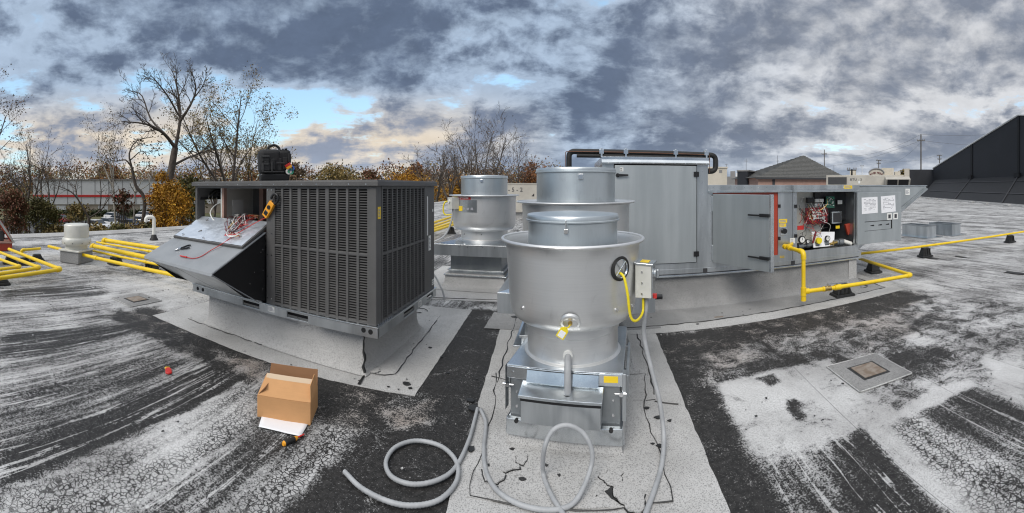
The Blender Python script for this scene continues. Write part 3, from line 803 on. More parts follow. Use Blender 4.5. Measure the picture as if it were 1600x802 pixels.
# wiring spilling out over the panel
def hoodz(y): return 1.17 - .442 * (3.0 - y)
b = MB(); rr = random.Random(12)
for k in range(34):
    m = rr.choice((0, 4, 3, 1, 2, 4, 3, 2)); s = Vector((rr.uniform(-3.36, -3.05), rr.uniform(3.12, 3.24), rr.uniform(1.14, 1.32)))
    e = Vector((rr.uniform(-3.16, -2.95), rr.uniform(2.78, 3.0), 0)); e.z = hoodz(e.y) + .045 + rr.uniform(0, .05)
    mid = (s + e) / 2 + Vector((rr.uniform(-.12, .12), rr.uniform(-.06, .06), rr.uniform(.0, .12)))
    q = e + Vector((rr.uniform(-.1, .1), rr.uniform(-.05, .07), rr.uniform(-.01, .05)))
    b.tube(bezier([s, mid, e, q], 5), .0034, 4, mi=m)
for k in range(5):
    c = Vector((-3.0 + rr.uniform(-.04, .04), 2.80 + rr.uniform(-.03, .03), hoodz(2.8) + .05)); rx, ry = rr.uniform(.04, .09), rr.uniform(.03, .06); st = rr.uniform(0, 6)
    b.tube([c + Vector((rx * math.cos(q * .5 + st), ry * math.sin(q * .5 + st), .01 + .012 * math.sin(q) - .2 * 0)) for q in range(14)], .0042, 4, mi=rr.choice((0, 1, 2)))
b.tube(bezier([(-3.15, 3.3, 1.22), (-3.2, 3.12, 1.2), (-3.45, 3.02, 1.20), (-3.68, 3.08, 1.30), (-3.72, 3.2, 1.40), (-3.62, 3.25, 1.42), (-3.55, 3.2, 1.30)], 8), .008, 6, mi=2)
b.build('wire_bundle', [MT['red'], MT['brass'], MT['white_plastic'], MT['black_plastic'], MT['maroon']], RTU, 80)
# intake hood: sloped top, open ends blacked in as shade, folded filter underside
HX0, HX1, HY = -3.86, -2.745, 2.31
b = MB()
b.prism([(HX0 - .01, 3.0, 1.17), (HX0 - .01, HY, .865), (HX0 - .01, HY - .012, .838), (HX0 - .01, HY + .004, .836), (HX0 - .01, HY + .012, .856), (HX0 - .01, 3.0, 1.158)][::-1], (HX1 - HX0 + .02, 0, 0))
hood = b.build('intake_hood', MT['rtu_light'], RTU, bevel=.003)
b = MB(); b.prism([(HX1 - .004, 2.999, 1.157), (HX1 - .004, HY + .014, .852), (HX1 - .004, 2.72, .575), (HX1 - .004, 2.999, .49)][::-1], (.004, 0, 0)); b.build('hood_cheek', MT['black_in'], hood)
b = MB(); b.prism([(HX0, 2.999, 1.157), (HX0, HY + .014, .852), (HX0, 2.72, .575), (HX0, 2.999, .49)], (.006, 0, 0)); b.build('hood_cheek', MT['black_in'], hood)
def under(u0, u1, name, m):
    b = MB(); a0 = Vector((u0, HY + .01, .838)); a1 = Vector((u0, 2.96, .483)); nrm = Vector((0, .483 - .838, -(2.96 - HY - .01))).normalized() * .012
    b.prism([a0, a1, a1 - nrm, a0 - nrm], (u1 - u0, 0, 0)); return b.build(name, MT[m], hood, bevel=.002)
under(HX0, -3.36, 'filter_panel', 'galv'); under(-3.345, HX1 - .006, 'filter_panel', 'galv'); under(-3.362, -3.343, 'filter_rail', 'rtu_grey')
b = MB(); b.tube([(HX1 + .001, 2.99, 1.165), (HX1 + .001, HY, .862)], .006, 6); b.tube([(HX1 + .001, HY, .85), (HX1 + .001, 2.9, .50)], .006, 6); b.build('hood_edge', MT['rtu_light'], hood)
b = MB()
for y, z in ((2.93, .98), (2.84, .80), (2.78, .70), (2.96, .62), (2.96, .80), (2.96, 1.0)): b.disc((HX1, y, z), .006, (1, 0, 0), .004, 8)
b.build('rivets', MT['chrome'], hood)['kind'] = 'stuff'

# foil-faced access panel laid on the hood
def slope_M(x, y, lift=0.0, yaw=0.0):
    """frame lying on the hood's slope: X along the unit, Y up the slope"""
    a = math.atan(.442)
    return Matrix.Translation((x, y, hoodz(y) + lift)) @ Matrix.Rotation(a, 4, 'X') @ Matrix.Rotation(yaw, 4, 'Z')
M = slope_M(-3.30, 2.885, .012) @ Matrix.Rotation(R(3), 4, 'X')
ap = thing('access_panel', 'foil-lined grey access panel lying on the sloped intake hood', 'panel', M.translation)
b = MB(M); b.box(-.555, .555, -.22, .245, 0, .028); b.build('panel_skin', MT['rtu_grey'], ap, bevel=.004)
me_ = MB(M); N1, N2 = 26, 12
for j in range(N2 + 1):
    for i in range(N1 + 1):
        u = -.54 + 1.08 * i / N1; v = -.205 + .435 * j / N2
        me_.v.append(tuple(M @ Vector((u, v, .031 + .006 * mnoise.noise((u * 9, v * 9, 1)) + .003 * mnoise.noise((u * 30, v * 20, 4))))))
for j in range(N2):
    for i in range(N1):
        k = j * (N1 + 1) + i; me_.f.append((k, k + 1, k + N1 + 2, k + N1 + 1)); me_.mi.append(0)
me_.build('foil_lining', MT['foil'], ap, 180)
for u, v in ((-.42, -.17), (-.05, -.18)):
    b = MB(M); b.disc((u, v, .03), .012, (0, 0, 1), .016, 10); b.build('insulation_pin', MT['chrome'], ap)
# pliers on the hood
M = slope_M(-3.50, 2.52, .008, R(38))
pl = thing('pliers', 'small wire pliers lying on the grey intake hood', 'pliers', M.translation)
b = MB(M)
for s in (-1, 1):
    b.tube(bezier([(0, 0, .006), (.035, s * .014, .006), (.085, s * .030, .007), (.115, s * .024, .006)], 5), [.007] + [.0085] * 13 + [.009, .006], 6)
b.build('handle', MT['black_plastic'], pl, 60)
b = MB(M)
for s in (-1, 1): b.tube([(.004, 0, .006), (-.03, s * .009, .006), (-.065, s * .003, .006)], [.008, .009, .003], 6)
b.disc((0, 0, .0), .013, (0, 0, 1), .014, 12); b.build('jaw', MT['chrome'], pl, 60)
# clamp meter leaning on the post, with its test lead
mc = at(419, 326, 2.955)
cm = thing('clamp_meter', 'yellow clamp meter hanging on the post above the foil panel', 'meter', mc)
M = Matrix.Translation(mc) @ Matrix.Rotation(R(36), 4, 'Y')
b = MB(M); b.prism([(-.034, 0, -.10), (.034, 0, -.10), (.038, 0, .0), (.034, 0, .075), (-.034, 0, .075), (-.038, 0, .0)], (0, .036, 0)); b.build('meter_body', MT['orange_plastic'], cm, bevel=.008, seg=3)
b = MB(M); b.box(-.022, .022, -.004, .002, -.075, -.03); b.build('display', MT['glass_dark'], cm, bevel=.002)
b = MB(M); b.disc((0, -.008, .015), .02, (0, 1, 0), .01, 18); b.build('dial', MT['black_plastic'], cm)
b = MB(M); b.tube([(.0 + .042 * math.cos(q), .018, .115 + .05 * math.sin(q)) for q in [R(-110 + 320 * k / 14) for k in range(15)]], .012, 8); b.build('jaw', MT['black_plastic'], cm, 60)
b = MB()
lead = [mc + Vector((-.05, .02, -.09)), (-2.86, 2.93, 1.24), (-2.97, 2.80, 1.14), (-3.02, 2.68, 1.06), (-3.08, 2.58, hoodz(2.58) + .012), (-3.10, 2.48, hoodz(2.48) + .008), (-3.16, 2.43, hoodz(2.43) + .008), (-3.26, 2.42, hoodz(2.42) + .010)]
b.tube(bezier(lead, 6), .0042, 5); b.build('test_lead', MT['red'], cm, 80)
b = MB(); b.tube([(-3.25, 2.42, hoodz(2.42) + .012), (-3.36, 2.418, hoodz(2.418) + .012)], [.008, .006], 8); b.build('probe', MT['red'], cm, 60)

# black tool bag on top of the unit
tb = ad(428, 284, 4.55)
bag = thing('tool_bag', 'black tool bag with looped handle standing on the louvred rooftop unit', 'tool bag', (tb.x, tb.y, ZT))
BM = Matrix.Translation((tb.x, tb.y, ZT)) @ Matrix.Rotation(-bear(428) + R(8), 4, 'Z')
def bagbox(x0, x1, y0, y1, z0, z1, tp=.85, name='pocket', m='black_rubber', parent=bag, bev=.02):
    cx, cy = (x0 + x1) / 2, (y0 + y1) / 2; b = MB(BM)
    vs = [(x, y, z0) for y in (y0, y1) for x in (x0, x1)] + [(cx + (x - cx) * tp, cy + (y - cy) * tp, z1) for y in (y0, y1) for x in (x0, x1)]
    b._add(vs, [(0, 2, 3, 1), (4, 5, 7, 6), (0, 1, 5, 4), (1, 3, 7, 5), (3, 2, 6, 7), (2, 0, 4, 6)])
    return b.build(name, MT[m], parent, 50, bevel=bev, seg=3)
worn('cordura', (.009, .009, .010), (.02, .02, .021), (.6, .85), 0, 60.0, bumps=.4)
worn('webbing', (.028, .028, .03), (.042, .042, .042), (.6, .8), 0, 60.0)
bagbox(-.15, .155, -.10, .12, 0, .085, 1.06, 'base_tub', 'black_plastic', bev=.02)
bagbox(-.165, .05, -.115, .13, .075, .345, 1.12, 'body', 'cordura', bev=.05)
bagbox(.02, .165, -.095, .13, .075, .345, 1.15, 'side_pouch', 'cordura', bev=.045)
b = MB(BM); b.tube(bezier([(-.075, -.02, .325), (-.06, -.02, .375), (0, -.02, .395), (.05, -.02, .37), (.06, -.02, .33)], 6), .014, 8); b.build('handle', MT['black_rubber'], bag, 60)
for i, (x, z, w, h) in enumerate([(-.12, .21, .075, .07), (-.12, .11, .09, .085), (-.045, .12, .05, .12), (.03, .11, .05, .14), (.095, .13, .05, .13), (.14, .20, .035, .10)]):
    b = MB(BM); b.box(x - w / 2 + .015, x + w / 2 + .015, -.135 if x < 0 else -.115, -.09 if x < 0 else -.07, z, z + h); b.build('pocket', MT['cordura'], bag, bevel=.008)
for i, (x, z, w, h) in enumerate([(-.115, .255, .10, .018), (-.10, .175, .05, .022), (-.10, .20, .05, .010), (-.135, .095, .016, .10), (-.04, .10, .014, .11), (.05, .19, .10, .014), (-.03, .095, .24, .012)]):
    b = MB(BM); b.box(x - w / 2, x + w / 2, -.142 if x < 0 else -.122, -.134 if x < 0 else -.114, z, z + h); b.build('strap', MT['webbing'], bag, bevel=.002)
b = MB(BM); rr = random.Random(3)
for k in range(9):
    x = rr.uniform(.03, .15); h = rr.uniform(.05, .09); b.tube([(x, -.09 + rr.uniform(0, .06), .25), (x + rr.uniform(-.01, .01), -.09, .27 + h)], .009, 7)
b.build('tools', MT['black_plastic'], bag, 60)
TM = BM @ Matrix.Translation((.150, -.14, .145)) @ Matrix.Rotation(R(-32), 4, 'Y')
for i, (m, z, r, L) in enumerate([('red', .035, .034, .024), ('orange_plastic', .010, .034, .024)]):
    b = MB(TM); b.lathe([(.012, -L / 2), (r, -L / 2), (r, L / 2), (.012, L / 2)], (0, 0, z), 20, M=Matrix.Rotation(R(0), 4, 'X')); b.build('tape_roll', MT[m], bag, 40)
for i, (m, x, z) in enumerate([('green_tape', .055, -.035), ('white_plastic', .02, -.035), ('blue_tape', .07, .0)]):
    b = MB(BM); rM = Matrix.Rotation(R(90), 4, 'X'); b.lathe([(.016, -.010), (.032, -.010), (.032, .010), (.016, .010), (.016, -.010)], (.13 + x * .6, -.13, .14 + z), 20, M=rM); b.build('tape_roll', MT[m], bag, 40)
# ------------------------------------------------------------------ long make-up air unit
YD = 5.30
MU = thing('makeup_air_unit', 'long galvanized air handler with tall section, open doors and triangular intake hood', 'air handler', (2.3, 6.1, .43))
def mx(px): return math.tan(bear(px)) * YD
TX0, TX1, LX1 = .377, 1.79, 4.36
gal = MT['galv']
b = MB(); b.box(-.15, LX1 + .06, YD - .004, YD + .06, .43, .525); b.box(-.15, LX1 + .06, 6.94, 7.0, .43, .525); b.box(-.15, -.1, YD + .06, 6.94, .43, .525); b.box(LX1, LX1 + .06, YD + .06, 6.94, .43, .525)
rail2 = b.build('base_rail', gal, MU, bevel=.003)
b = MB(); b.box(-.16, LX1 + .07, YD - .03, YD - .004, .425, .445); b.build('rail_lip', MT['galv_bright'], rail2, bevel=.003)
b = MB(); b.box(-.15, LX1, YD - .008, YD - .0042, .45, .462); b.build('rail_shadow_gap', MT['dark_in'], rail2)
for x in (1.72, 3.08):
    b = MB(); b.box(x, x + .06, YD - .012, YD - .0035, .455, .515); b.build('rail_splice', MT['dark_in'], rail2, bevel=.002)
# tall section
b = MB(); b.box(TX0, TX1, YD + .012, 7.0, .525, 1.905); b.build('tall_cabinet', gal, MU)
b = MB(); b.box(TX0, mx(959), YD, YD + .012, .525, 1.905); b.build('jamb', gal, MU, bevel=.002)
b = MB(); b.box(mx(1089), TX1, YD - .003, YD + .012, .525, 1.905); b.build('jamb', gal, MU, bevel=.002)
b = MB(); b.box(mx(959), mx(1089), YD, YD + .012, .525, .60); b.build('sill', gal, MU, bevel=.002)
b = MB(); b.box(mx(959), mx(1089), YD + .0, YD + .0119, .60, 1.905); b.build('door_gasket', MT['black_in'], MU)
b = MB(); b.box(mx(960.3), mx(1087.5), YD - .025, YD - .001, .609, 1.888); td = b.build('tall_door', MT['doas_door'], MU, bevel=.004)
b = MB(); b.prism([(TX0 - .01, YD - .04, 1.905), (TX0 - .01, YD - .05, 1.925), (TX0 - .01, YD - .012, 1.962), (TX0 - .01, YD - .012, 2.0), (TX0 - .01, 7.02, 2.0), (TX0 - .01, 7.02, 1.905)], (TX1 - TX0 + .02, 0, 0)); b.build('tall_roof', MT['galv_bright'], MU, bevel=.003)
def lever(p, L, m='black_plastic', parent=MU, flip=1, name='door_handle'):
    b = MB(); b.disc((p[0], p[1], p[2]), .022, (0, -1, 0), .022, 14); b.prism([(p[0], p[1] - .035, p[2] + .019), (p[0], p[1] - .035, p[2] - .019), (p[0] + flip * L, p[1] - .035, p[2] - .008), (p[0] + flip * L, p[1] - .035, p[2] + .012)][::flip], (0, .014, 0)); return b.build(name, MT[m], parent, bevel=.004)
p = at(965, 274, YD - .026); lever((p.x, YD - .026, p.z), .135, parent=td)
sticker((at(971, 265, YD).x, YD - .0255, at(971, 265, YD).z), .045, .05, 'white_plastic', td, lines=2, ink='ink')
for py in (272.5, 397):
    p = at(1088, py, YD - .03); b = MB()
    for s in (-1, 1): b.box(p.x + s * .019 - .017, p.x + s * .019 + .017, YD - .040, YD - .0255, p.z - .034, p.z + .034)
    b.tube([(p.x, YD - .042, p.z - .036), (p.x, YD - .042, p.z + .036)], .008, 8); b.build('hinge', MT['black_plastic'], td, bevel=.002)
# hidden coil section at the left of the tall one
b = MB(); b.box(-.15, TX0 - .001, YD + .02, 6.9, .525, 1.50); b.build('coil_section', gal, MU, bevel=.004)
# low section: posts around two doorways, insides beyond
O1a, O1b, O2a, O2b = 1.86, 2.84, 3.18, 4.28
ZC = 1.53
def sub(x0, x1, z0, z1, name, m=gal, y0=YD, y1=YD + .03, parent=MU, bev=.002):
    b = MB(); b.box(x0, x1, y0, y1, z0, z1); return b.build(name, m, parent, bevel=bev)
sub(TX1 + .001, O1a, .525, ZC, 'jamb'); sub(O1b + .02, 3.10, .525, ZC, 'jamb'); sub(3.105, O2a, .525, ZC, 'jamb'); sub(O2b, LX1, .525, ZC, 'jamb')
sub(O1a, O1b + .02, .525, .62, 'sill'); sub(O2a, O2b, .525, .645, 'sill')
b = MB(); b.box(TX1 + .001, LX1 + .02, YD - .035, 7.01, ZC, ZC + .032); b.build('roof_flange', MT['galv_bright'], MU, bevel=.003)
b = MB(); b.box(TX1 + .001, LX1 + .012, YD - .012, 7.0, ZC + .033, 1.637); b.build('low_roof', gal, MU, bevel=.004)
b = MB(); b.box(3.088, 3.096, YD - .0375, YD - .0345, ZC - .01, 1.63); b.build('seam', MT['dark_in'], MU)
b = MB(); b.box(TX1 + .002, LX1, 6.95, 6.99, .525, ZC); b.build('rear_wall', gal, MU)
b = MB(); b.box(LX1 - .03, LX1, YD + .03, 6.95, .525, ZC); b.build('end_wall', gal, MU)
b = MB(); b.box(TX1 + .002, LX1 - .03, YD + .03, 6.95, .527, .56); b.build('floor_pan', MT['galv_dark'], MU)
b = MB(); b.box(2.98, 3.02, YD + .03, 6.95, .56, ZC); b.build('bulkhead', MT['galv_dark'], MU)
# doorway 1: red gasket frame, dark inside
for n_, a in (('v', (O1b - .075, O1b + .018, .62, ZC)), ('v', (O1a, O1a + .02, .62, ZC)), ('h', (O1a + .02, O1b - .075, ZC - .03, ZC))):
    sub(a[0], a[1], a[2], a[3], 'red_frame', MT['red_paint'], YD + .008, YD + .05)
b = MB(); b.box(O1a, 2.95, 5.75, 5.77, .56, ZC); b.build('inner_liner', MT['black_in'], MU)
b = MB(); rr = random.Random(8)
for k in range(14):
    x = rr.uniform(2.6, 2.76); b.tube(bezier([(x, 5.5, .62), (x + rr.uniform(-.05, .05), 5.42, .9), (x + rr.uniform(-.05, .05), 5.45, 1.2), (x, 5.5, 1.5)], 4), .006, 5, mi=rr.choice((0, 0, 1)))
b.build('wiring', [MT['black_plastic'], MT['brass']], MU, 80)
for z in (1.33, .86):
    b = MB(); b.box(O1b + .02, O1b + .055, YD - .02, YD + .0, z - .025, z + .025); b.build('latch_keeper', MT['black_plastic'], MU, bevel=.003)
for z in (1.32, .88):
    b = MB(); b.box(O2a - .045, O2a - .002, YD - .016, YD, z - .025, z + .025); b.build('latch_keeper', MT['black_plastic'], MU, bevel=.003)
# door 1 swung out
hx, hy = 1.875, YD - .012; ex, ey = 2.28, 4.37; ang = math.atan2(ey - hy, ex - hx)
DM = Matrix.Translation((hx, hy, 0)) @ Matrix.Rotation(ang, 4, 'Z'); DL = math.hypot(ex - hx, ey - hy)
b = MB(DM); b.box(0, DL, -.028, .028, .595, 1.515); d1 = b.build('access_door', MT['doas_door'], MU, bevel=.004)
b = MB(DM); b.box(DL - .022, DL + .003, -.031, .031, .59, 1.52); b.build('door_edge', MT['galv_bright'], d1, bevel=.003)
for py in (337, 404):
    z = CAMZ - (py - YH) * 4.95 / F; b = MB(DM)
    b.box(DL - .16, DL - .02, -.056, -.031, z - .02, z + .02); b.box(DL - .34, DL - .16, -.062, -.046, z - .012, z + .008); b.build('door_handle', MT['black_plastic'], d1, bevel=.005)
for z in (1.38, .72):
    b = MB(); b.box(hx - .03, hx + .012, hy - .02, hy + .012, z - .1, z + .1); b.build('hinge', gal, d1, bevel=.003)
# door 2 laid flat open to the right, with papers and pressed handle slot
b = MB(); x0, x1 = at(1338, 300, YD - .03).x, at(1406.5, 300, YD - .03).x
b.box(x0, x1, YD - .06, YD - .02, .655, 1.515); d2 = b.build('access_door', MT['doas_door'], MU, bevel=.004)
yd = YD - .0605
for cx_, cy_, w_px, h_px, ang_ in ((1359, 321, 24.5, 25, R(1.5)), (1388, 319, 22, 25.5, R(3))):
    p = at(cx_, cy_, yd); sc = YD / math.cos(bear(cx_)) / F
    o = sticker((p.x, yd, p.z), w_px * sc / math.cos(bear(cx_)), h_px * sc, 'paper', d2, lines=0, name='document', angle=ang_)
    W, H = w_px * sc / math.cos(bear(cx_)), h_px * sc; b = MB(); rr = random.Random(cx_)
    for i in range(9):
        v = H * (.36 - .08 * i); u = -W * .38
        while u < W * .34:
            l = rr.uniform(.03, .14) * W
            if rr.random() < .62: b.box(p.x + u, p.x + min(u + l, W * .4), yd - .0042, yd - .0034, p.z + v - .004, p.z + v + .004)
            u += l + .02 * W
    b.build('print', MT['ink_grey'], o)
p = at(1394.5, 338, yd); sc = .0112
for s in (-1, 1):
    o = sticker((p.x + s * .075, yd, p.z), .115, .115, 'white_plastic', d2, name='pictogram')
    b = MB(); b.box(p.x + s * .075 - .03, p.x + s * .075 + .03, yd - .004, yd - .0032, p.z - .035, p.z + .035); b.build('print', MT['ink'], o)
pa, pb = at(1351, 368, yd), at(1394, 352, yd)
for z0, z1, xx0, xx1 in ((1.02, 1.03, pa.x, pb.x), (.87, .875, pa.x, pb.x), (.88, 1.03, pb.x - .03, pb.x)):
    b = MB(); b.box(xx0, xx1, yd - .001, yd + .006, z0, z1); b.build('handle_slot', MT['black_in'], d2)
for k in range(3):
    x = pa.x + (pb.x - pa.x) * (.2 + .28 * k); b = MB(); b.prism([(x, yd - .001, .95), (x + .07, yd - .001, .945), (x + .09, yd - .001, .958), (x + .07, yd - .001, .97), (x, yd - .001, .96)], (0, .005, 0)); b.build('arrow_mark', MT['black_in'], d2)
# doorway 2: controls and gas train
b = MB(); b.box(3.03, 3.86, 5.66, 5.68, .65, ZC); b.build('control_plate', MT['cream_metal'], MU)
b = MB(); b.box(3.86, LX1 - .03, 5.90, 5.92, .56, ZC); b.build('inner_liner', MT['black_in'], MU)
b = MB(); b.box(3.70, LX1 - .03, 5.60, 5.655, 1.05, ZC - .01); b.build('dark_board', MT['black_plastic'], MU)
YC = 5.52
def comp(pxa, pya, pxb, pyb, name, m, depth=.05, Y=YC, bev=.004):
    a, c = at(pxa, pya, Y), at(pxb, pyb, Y); b = MB(); b.box(a.x, c.x, Y, Y + depth, min(a.z, c.z), max(a.z, c.z)); return b.build(name, MT[m], MU, bevel=bev)
rb = comp(1259, 325, 1293, 349, 'red_control_board', 'maroon', .02)
b = MB(); rr = random.Random(5)
for k in range(46):
    px, py = rr.uniform(1261, 1288), rr.uniform(327, 345); p = at(px, py, YC); w = rr.uniform(.008, .05); b.box(p.x, p.x + w, YC - rr.uniform(.008, .03), YC, p.z - .006, p.z + rr.uniform(.004, .016), rr.choice((0, 1, 1, 2, 3)))
b.build('components', [MT['black_plastic'], MT['white_plastic'], MT['red'], MT['chrome']], rb)
for (xa, ya, xb, yb) in ((1270, 331, 1283, 333), (1269, 335, 1284, 337.5), (1271, 340, 1283, 342)): comp(xa, ya, xb, yb, 'terminal_strip', 'white_plastic', .02, YC - .025, .002)
gb = comp(1291, 307, 1304, 325, 'green_control_board', 'green_board', .02)
b = MB()
for k in range(22):
    px, py = rr.uniform(1292, 1302), rr.uniform(309, 322); p = at(px, py, YC); b.box(p.x, p.x + rr.uniform(.01, .03), YC - .018, YC, p.z, p.z + .012, rr.choice((0, 1, 2)))
b.build('components', [MT['black_plastic'], MT['white_plastic'], MT['green_tape']], gb)
comp(1274, 311, 1287, 316, 'relay', 'white_plastic', .03); comp(1262, 309, 1272, 317, 'transformer', 'black_plastic', .06); comp(1273, 318, 1284, 324, 'capacitor', 'chrome', .04)
gx = comp(1300, 331, 1315.5, 349, 'control_case', 'galv_bright', .06); a, c = at(1302, 333, YC), at(1313.5, 347, YC)
b = MB(); b.box(a.x, c.x, YC - .004, YC, c.z, a.z); b.build('case_window', MT['dark_in'], gx)
comp(1309, 313, 1316, 319, 'tag', 'white_plastic', .004, YC + .04, 0); comp(1306, 353, 1312, 357, 'tag', 'yellow_sticker', .004, YC, 0); comp(1246, 353, 1256, 359, 'warning_tag', 'red', .006, YC - .06, 0)
b = MB(); a = at(1270, 363, 5.45); c = at(1307, 363, 5.45); e = at(1303, 384, 5.40)
b.prism([(a.x, 5.50, a.z), (c.x, 5.50, c.z), (e.x, 5.40, e.z), (a.x - .02, 5.40, e.z)], (0, .003, .002)); b.build('white_card', MT['paper'], MU)
b = MB(); a = at(1321, 350, 5.5); c = at(1331, 367, 5.5); b.prism([(a.x, 5.5, a.z - .01), (c.x - .02, 5.48, a.z + .01), (c.x, 5.5, c.z + .05), (a.x + .05, 5.48, c.z)], (0, .05, 0)); b.build('orange_actuator', MT['red_paint'], MU, bevel=.006)
def gauge(px, py, r, Y=5.40):
    p = at(px, py, Y); b = MB(); b.disc((p.x, Y, p.z), r, (0, -1, 0), .03, 20); o = b.build('pressure_gauge', MT['black_plastic'], MU, bevel=.003)
    b = MB(); b.disc((p.x, Y - .03, p.z), r * .78, (0, -1, 0), .003, 20); b.build('dial_face', MT['white_plastic'], o)
    b = MB(); b.box(p.x - .004, p.x + .004, Y - .036, Y - .033, p.z - .004, p.z + r * .6); b.build('needle', MT['ink'], o)
gauge(1252, 374.5, .055); gauge(1292, 372.5, .042); gauge(1261, 377, .030)
b = MB(); pz = at(1280, 383, 5.45).z
b.tube([(at(1247, 383, 5.45).x, 5.45, pz + .01), (at(1318, 383, 5.45).x, 5.45, pz + .01)], .026, 10)
for px, r, h in ((1250, .05, .08), (1262, .04, .06), (1275, .05, .07), (1290, .05, .08), (1305, .05, .10), (1313, .06, .09)):
    x = at(px, 383, 5.45).x; b.tube([(x - h / 2, 5.45, pz + .012), (x + h / 2, 5.45, pz + .012)], r, 10)
b.build('gas_train', MT['galv_dark'], MU, 50)
p = at(1279, 376, 5.38); b = MB(); b.disc((p.x, 5.40, p.z), .045, (0, -1, 0), .05, 16); b.build('regulator_cap', MT['yellow_plastic'], MU, bevel=.004)
a, c = at(1270, 380, 5.36), at(1275, 362, 5.36); b = MB(); b.tube([a, a.lerp(c, .5), c], [.014, .018, .016], 8); b.build('red_handle', MT['maroon'], MU, 60)
x = at(1304, 381, 5.40); b = MB(); b.tube([(x.x - .09, 5.40, x.z), (x.x + .05, 5.40, x.z + .02)], .022, 8); b.tube([(x.x - .03, 5.39, x.z - .02), (x.x - .03, 5.39, x.z + .05)], .014, 8); b.build('brass_fitting', MT['brass'], MU, 50)
a, c = at(1318, 377, 5.42), at(1330, 381, 5.40); b = MB(); b.tube([a, c], .035, 10); b.build('white_pipe', MT['white_pvc'], MU, 50)
b = MB(); rr = random.Random(21)
for k in range(60):
    p1 = at(rr.uniform(1246, 1296), rr.uniform(308, 372), rr.uniform(5.38, 5.5)); p2 = at(rr.uniform(1246, 1300), rr.uniform(308, 376), rr.uniform(5.38, 5.5))
    md = (p1 + p2) / 2 + Vector((rr.uniform(-.12, .12), rr.uniform(-.08, .0), rr.uniform(-.1, .1)))
    if (p1 - p2).length > .24: p2 = p1.lerp(p2, .24 / (p1 - p2).length)
    md = (p1 + p2) / 2 + Vector((rr.uniform(-.07, .07), rr.uniform(-.05, .0), rr.uniform(-.08, .04)))
    b.tube(bezier([p1, md, p2], 6), .0032, 4, mi=rr.choice((0, 0, 0, 0, 1, 2, 3)))
b.build('wiring', [MT['black_plastic'], MT['red'], MT['white_plastic'], MT['brass']], MU, 80)
# post between the doorways: labels and knob
p = at(1226.5, 345, YD); 
for px, py, w, h, m, ln in ((1223.5, 345.5, .135, .055, 'yellow_sticker', 2), (1223, 352, .11, .045, 'yellow_sticker', 2), (1222, 401.5, .07, .03, 'yellow_sticker', 1), (1238, 377.5, .085, .10, 'white_plastic', 4)):
    p = at(px, py, YD); sticker((p.x, YD - .0005, p.z), w, h, m, MU, lines=ln, ink='ink_grey')
p = at(1224, 361, YD); b = MB(); b.box(p.x - .055, p.x + .055, YD - .012, YD - .0005, p.z - .06, p.z + .06); sw = b.build('switch_plate', MT['galv_bright'], MU, bevel=.003)
b = MB(); b.disc((p.x, YD - .012, p.z), .036, (0, -1, 0), .035, 18); b.build('knob', MT['black_plastic'], sw, bevel=.004)
p = at(1313 + 12, 293, YD - .013); sticker((p.x, YD - .013, 1.605), .17, .05, 'yellow_sticker', MU, lines=2)
b = MB()
for k in range(22): b.disc((1.86 + k * .115, YD - .0125, 1.60), .0055, (0, -1, 0), .004, 6)
for k in range(16): b.disc((1.9 + k * .16, YD - .0045, .505), .0055, (0, -1, 0), .004, 6)
for k in range(9):
    b.disc((1.825, YD - .0005, .60 + k * .11), .005, (0, -1, 0), .004, 6); b.disc((3.145, YD - .0005, .60 + k * .11), .005, (0, -1, 0), .004, 6); b.disc((1.71, YD - .0035, .62 + k * .15), .005, (0, -1, 0), .004, 6)
for k in range(10): b.disc((.45 + k * .145, YD - .05, 1.915), .005, (0, -1, .3), .004, 6)
b.build('screws', MT['chrome'], MU)['kind'] = 'stuff'
# intake hood at the right end
HT = 1.618
tip = at(1447, 291, 5.42).x
b = MB(); b.prism([(LX1 + .012, 5.42, HT), (tip, 5.42, HT), (tip, 5.42, HT - .03), (LX1 + .012, 5.42, .56)][::-1], (0, .006, 0)); h2 = b.build('intake_hood', MT['doas_door'], MU)
b = MB(); b.prism([(LX1 + .012, 6.88, HT), (tip, 6.88, HT), (tip, 6.88, HT - .03), (LX1 + .012, 6.88, .56)][::-1], (0, .006, 0)); b.build('hood_cheek', MT['doas_door'], h2)
b = MB(); b.box(LX1 - .02, tip + .02, 5.405, 6.90, HT, HT + .02); b.build('hood_top', MT['galv_bright'], h2, bevel=.003)
sl = Vector((LX1 - tip, 0, .56 - HT + .03)).normalized(); b = MB(); up_ = Vector((sl.z, 0, -sl.x)) * .0
a = Vector((tip, 5.395, HT - .03)); e = Vector((LX1 + .012, 5.395, .56)); w = Vector((.06, 0, -.05))
b.prism([a, e, e + w * .6, a + w * .6][::-1], (0, 1.5, 0)); b.build('hood_screen', gal, h2, bevel=.003)
b = MB(); b.prism([a + Vector((-.06, -.006, .0)), e + Vector((0, -.006, .05)), e + Vector((0, -.006, 0)), a + Vector((0, -.006, 0))][::-1], (0, .012, 0)); b.build('hood_trim', MT['galv_bright'], h2)
p = at(1418, 300, 5.415); sticker((p.x, 5.4145, p.z), .12, .12, 'white_plastic', h2, lines=4)
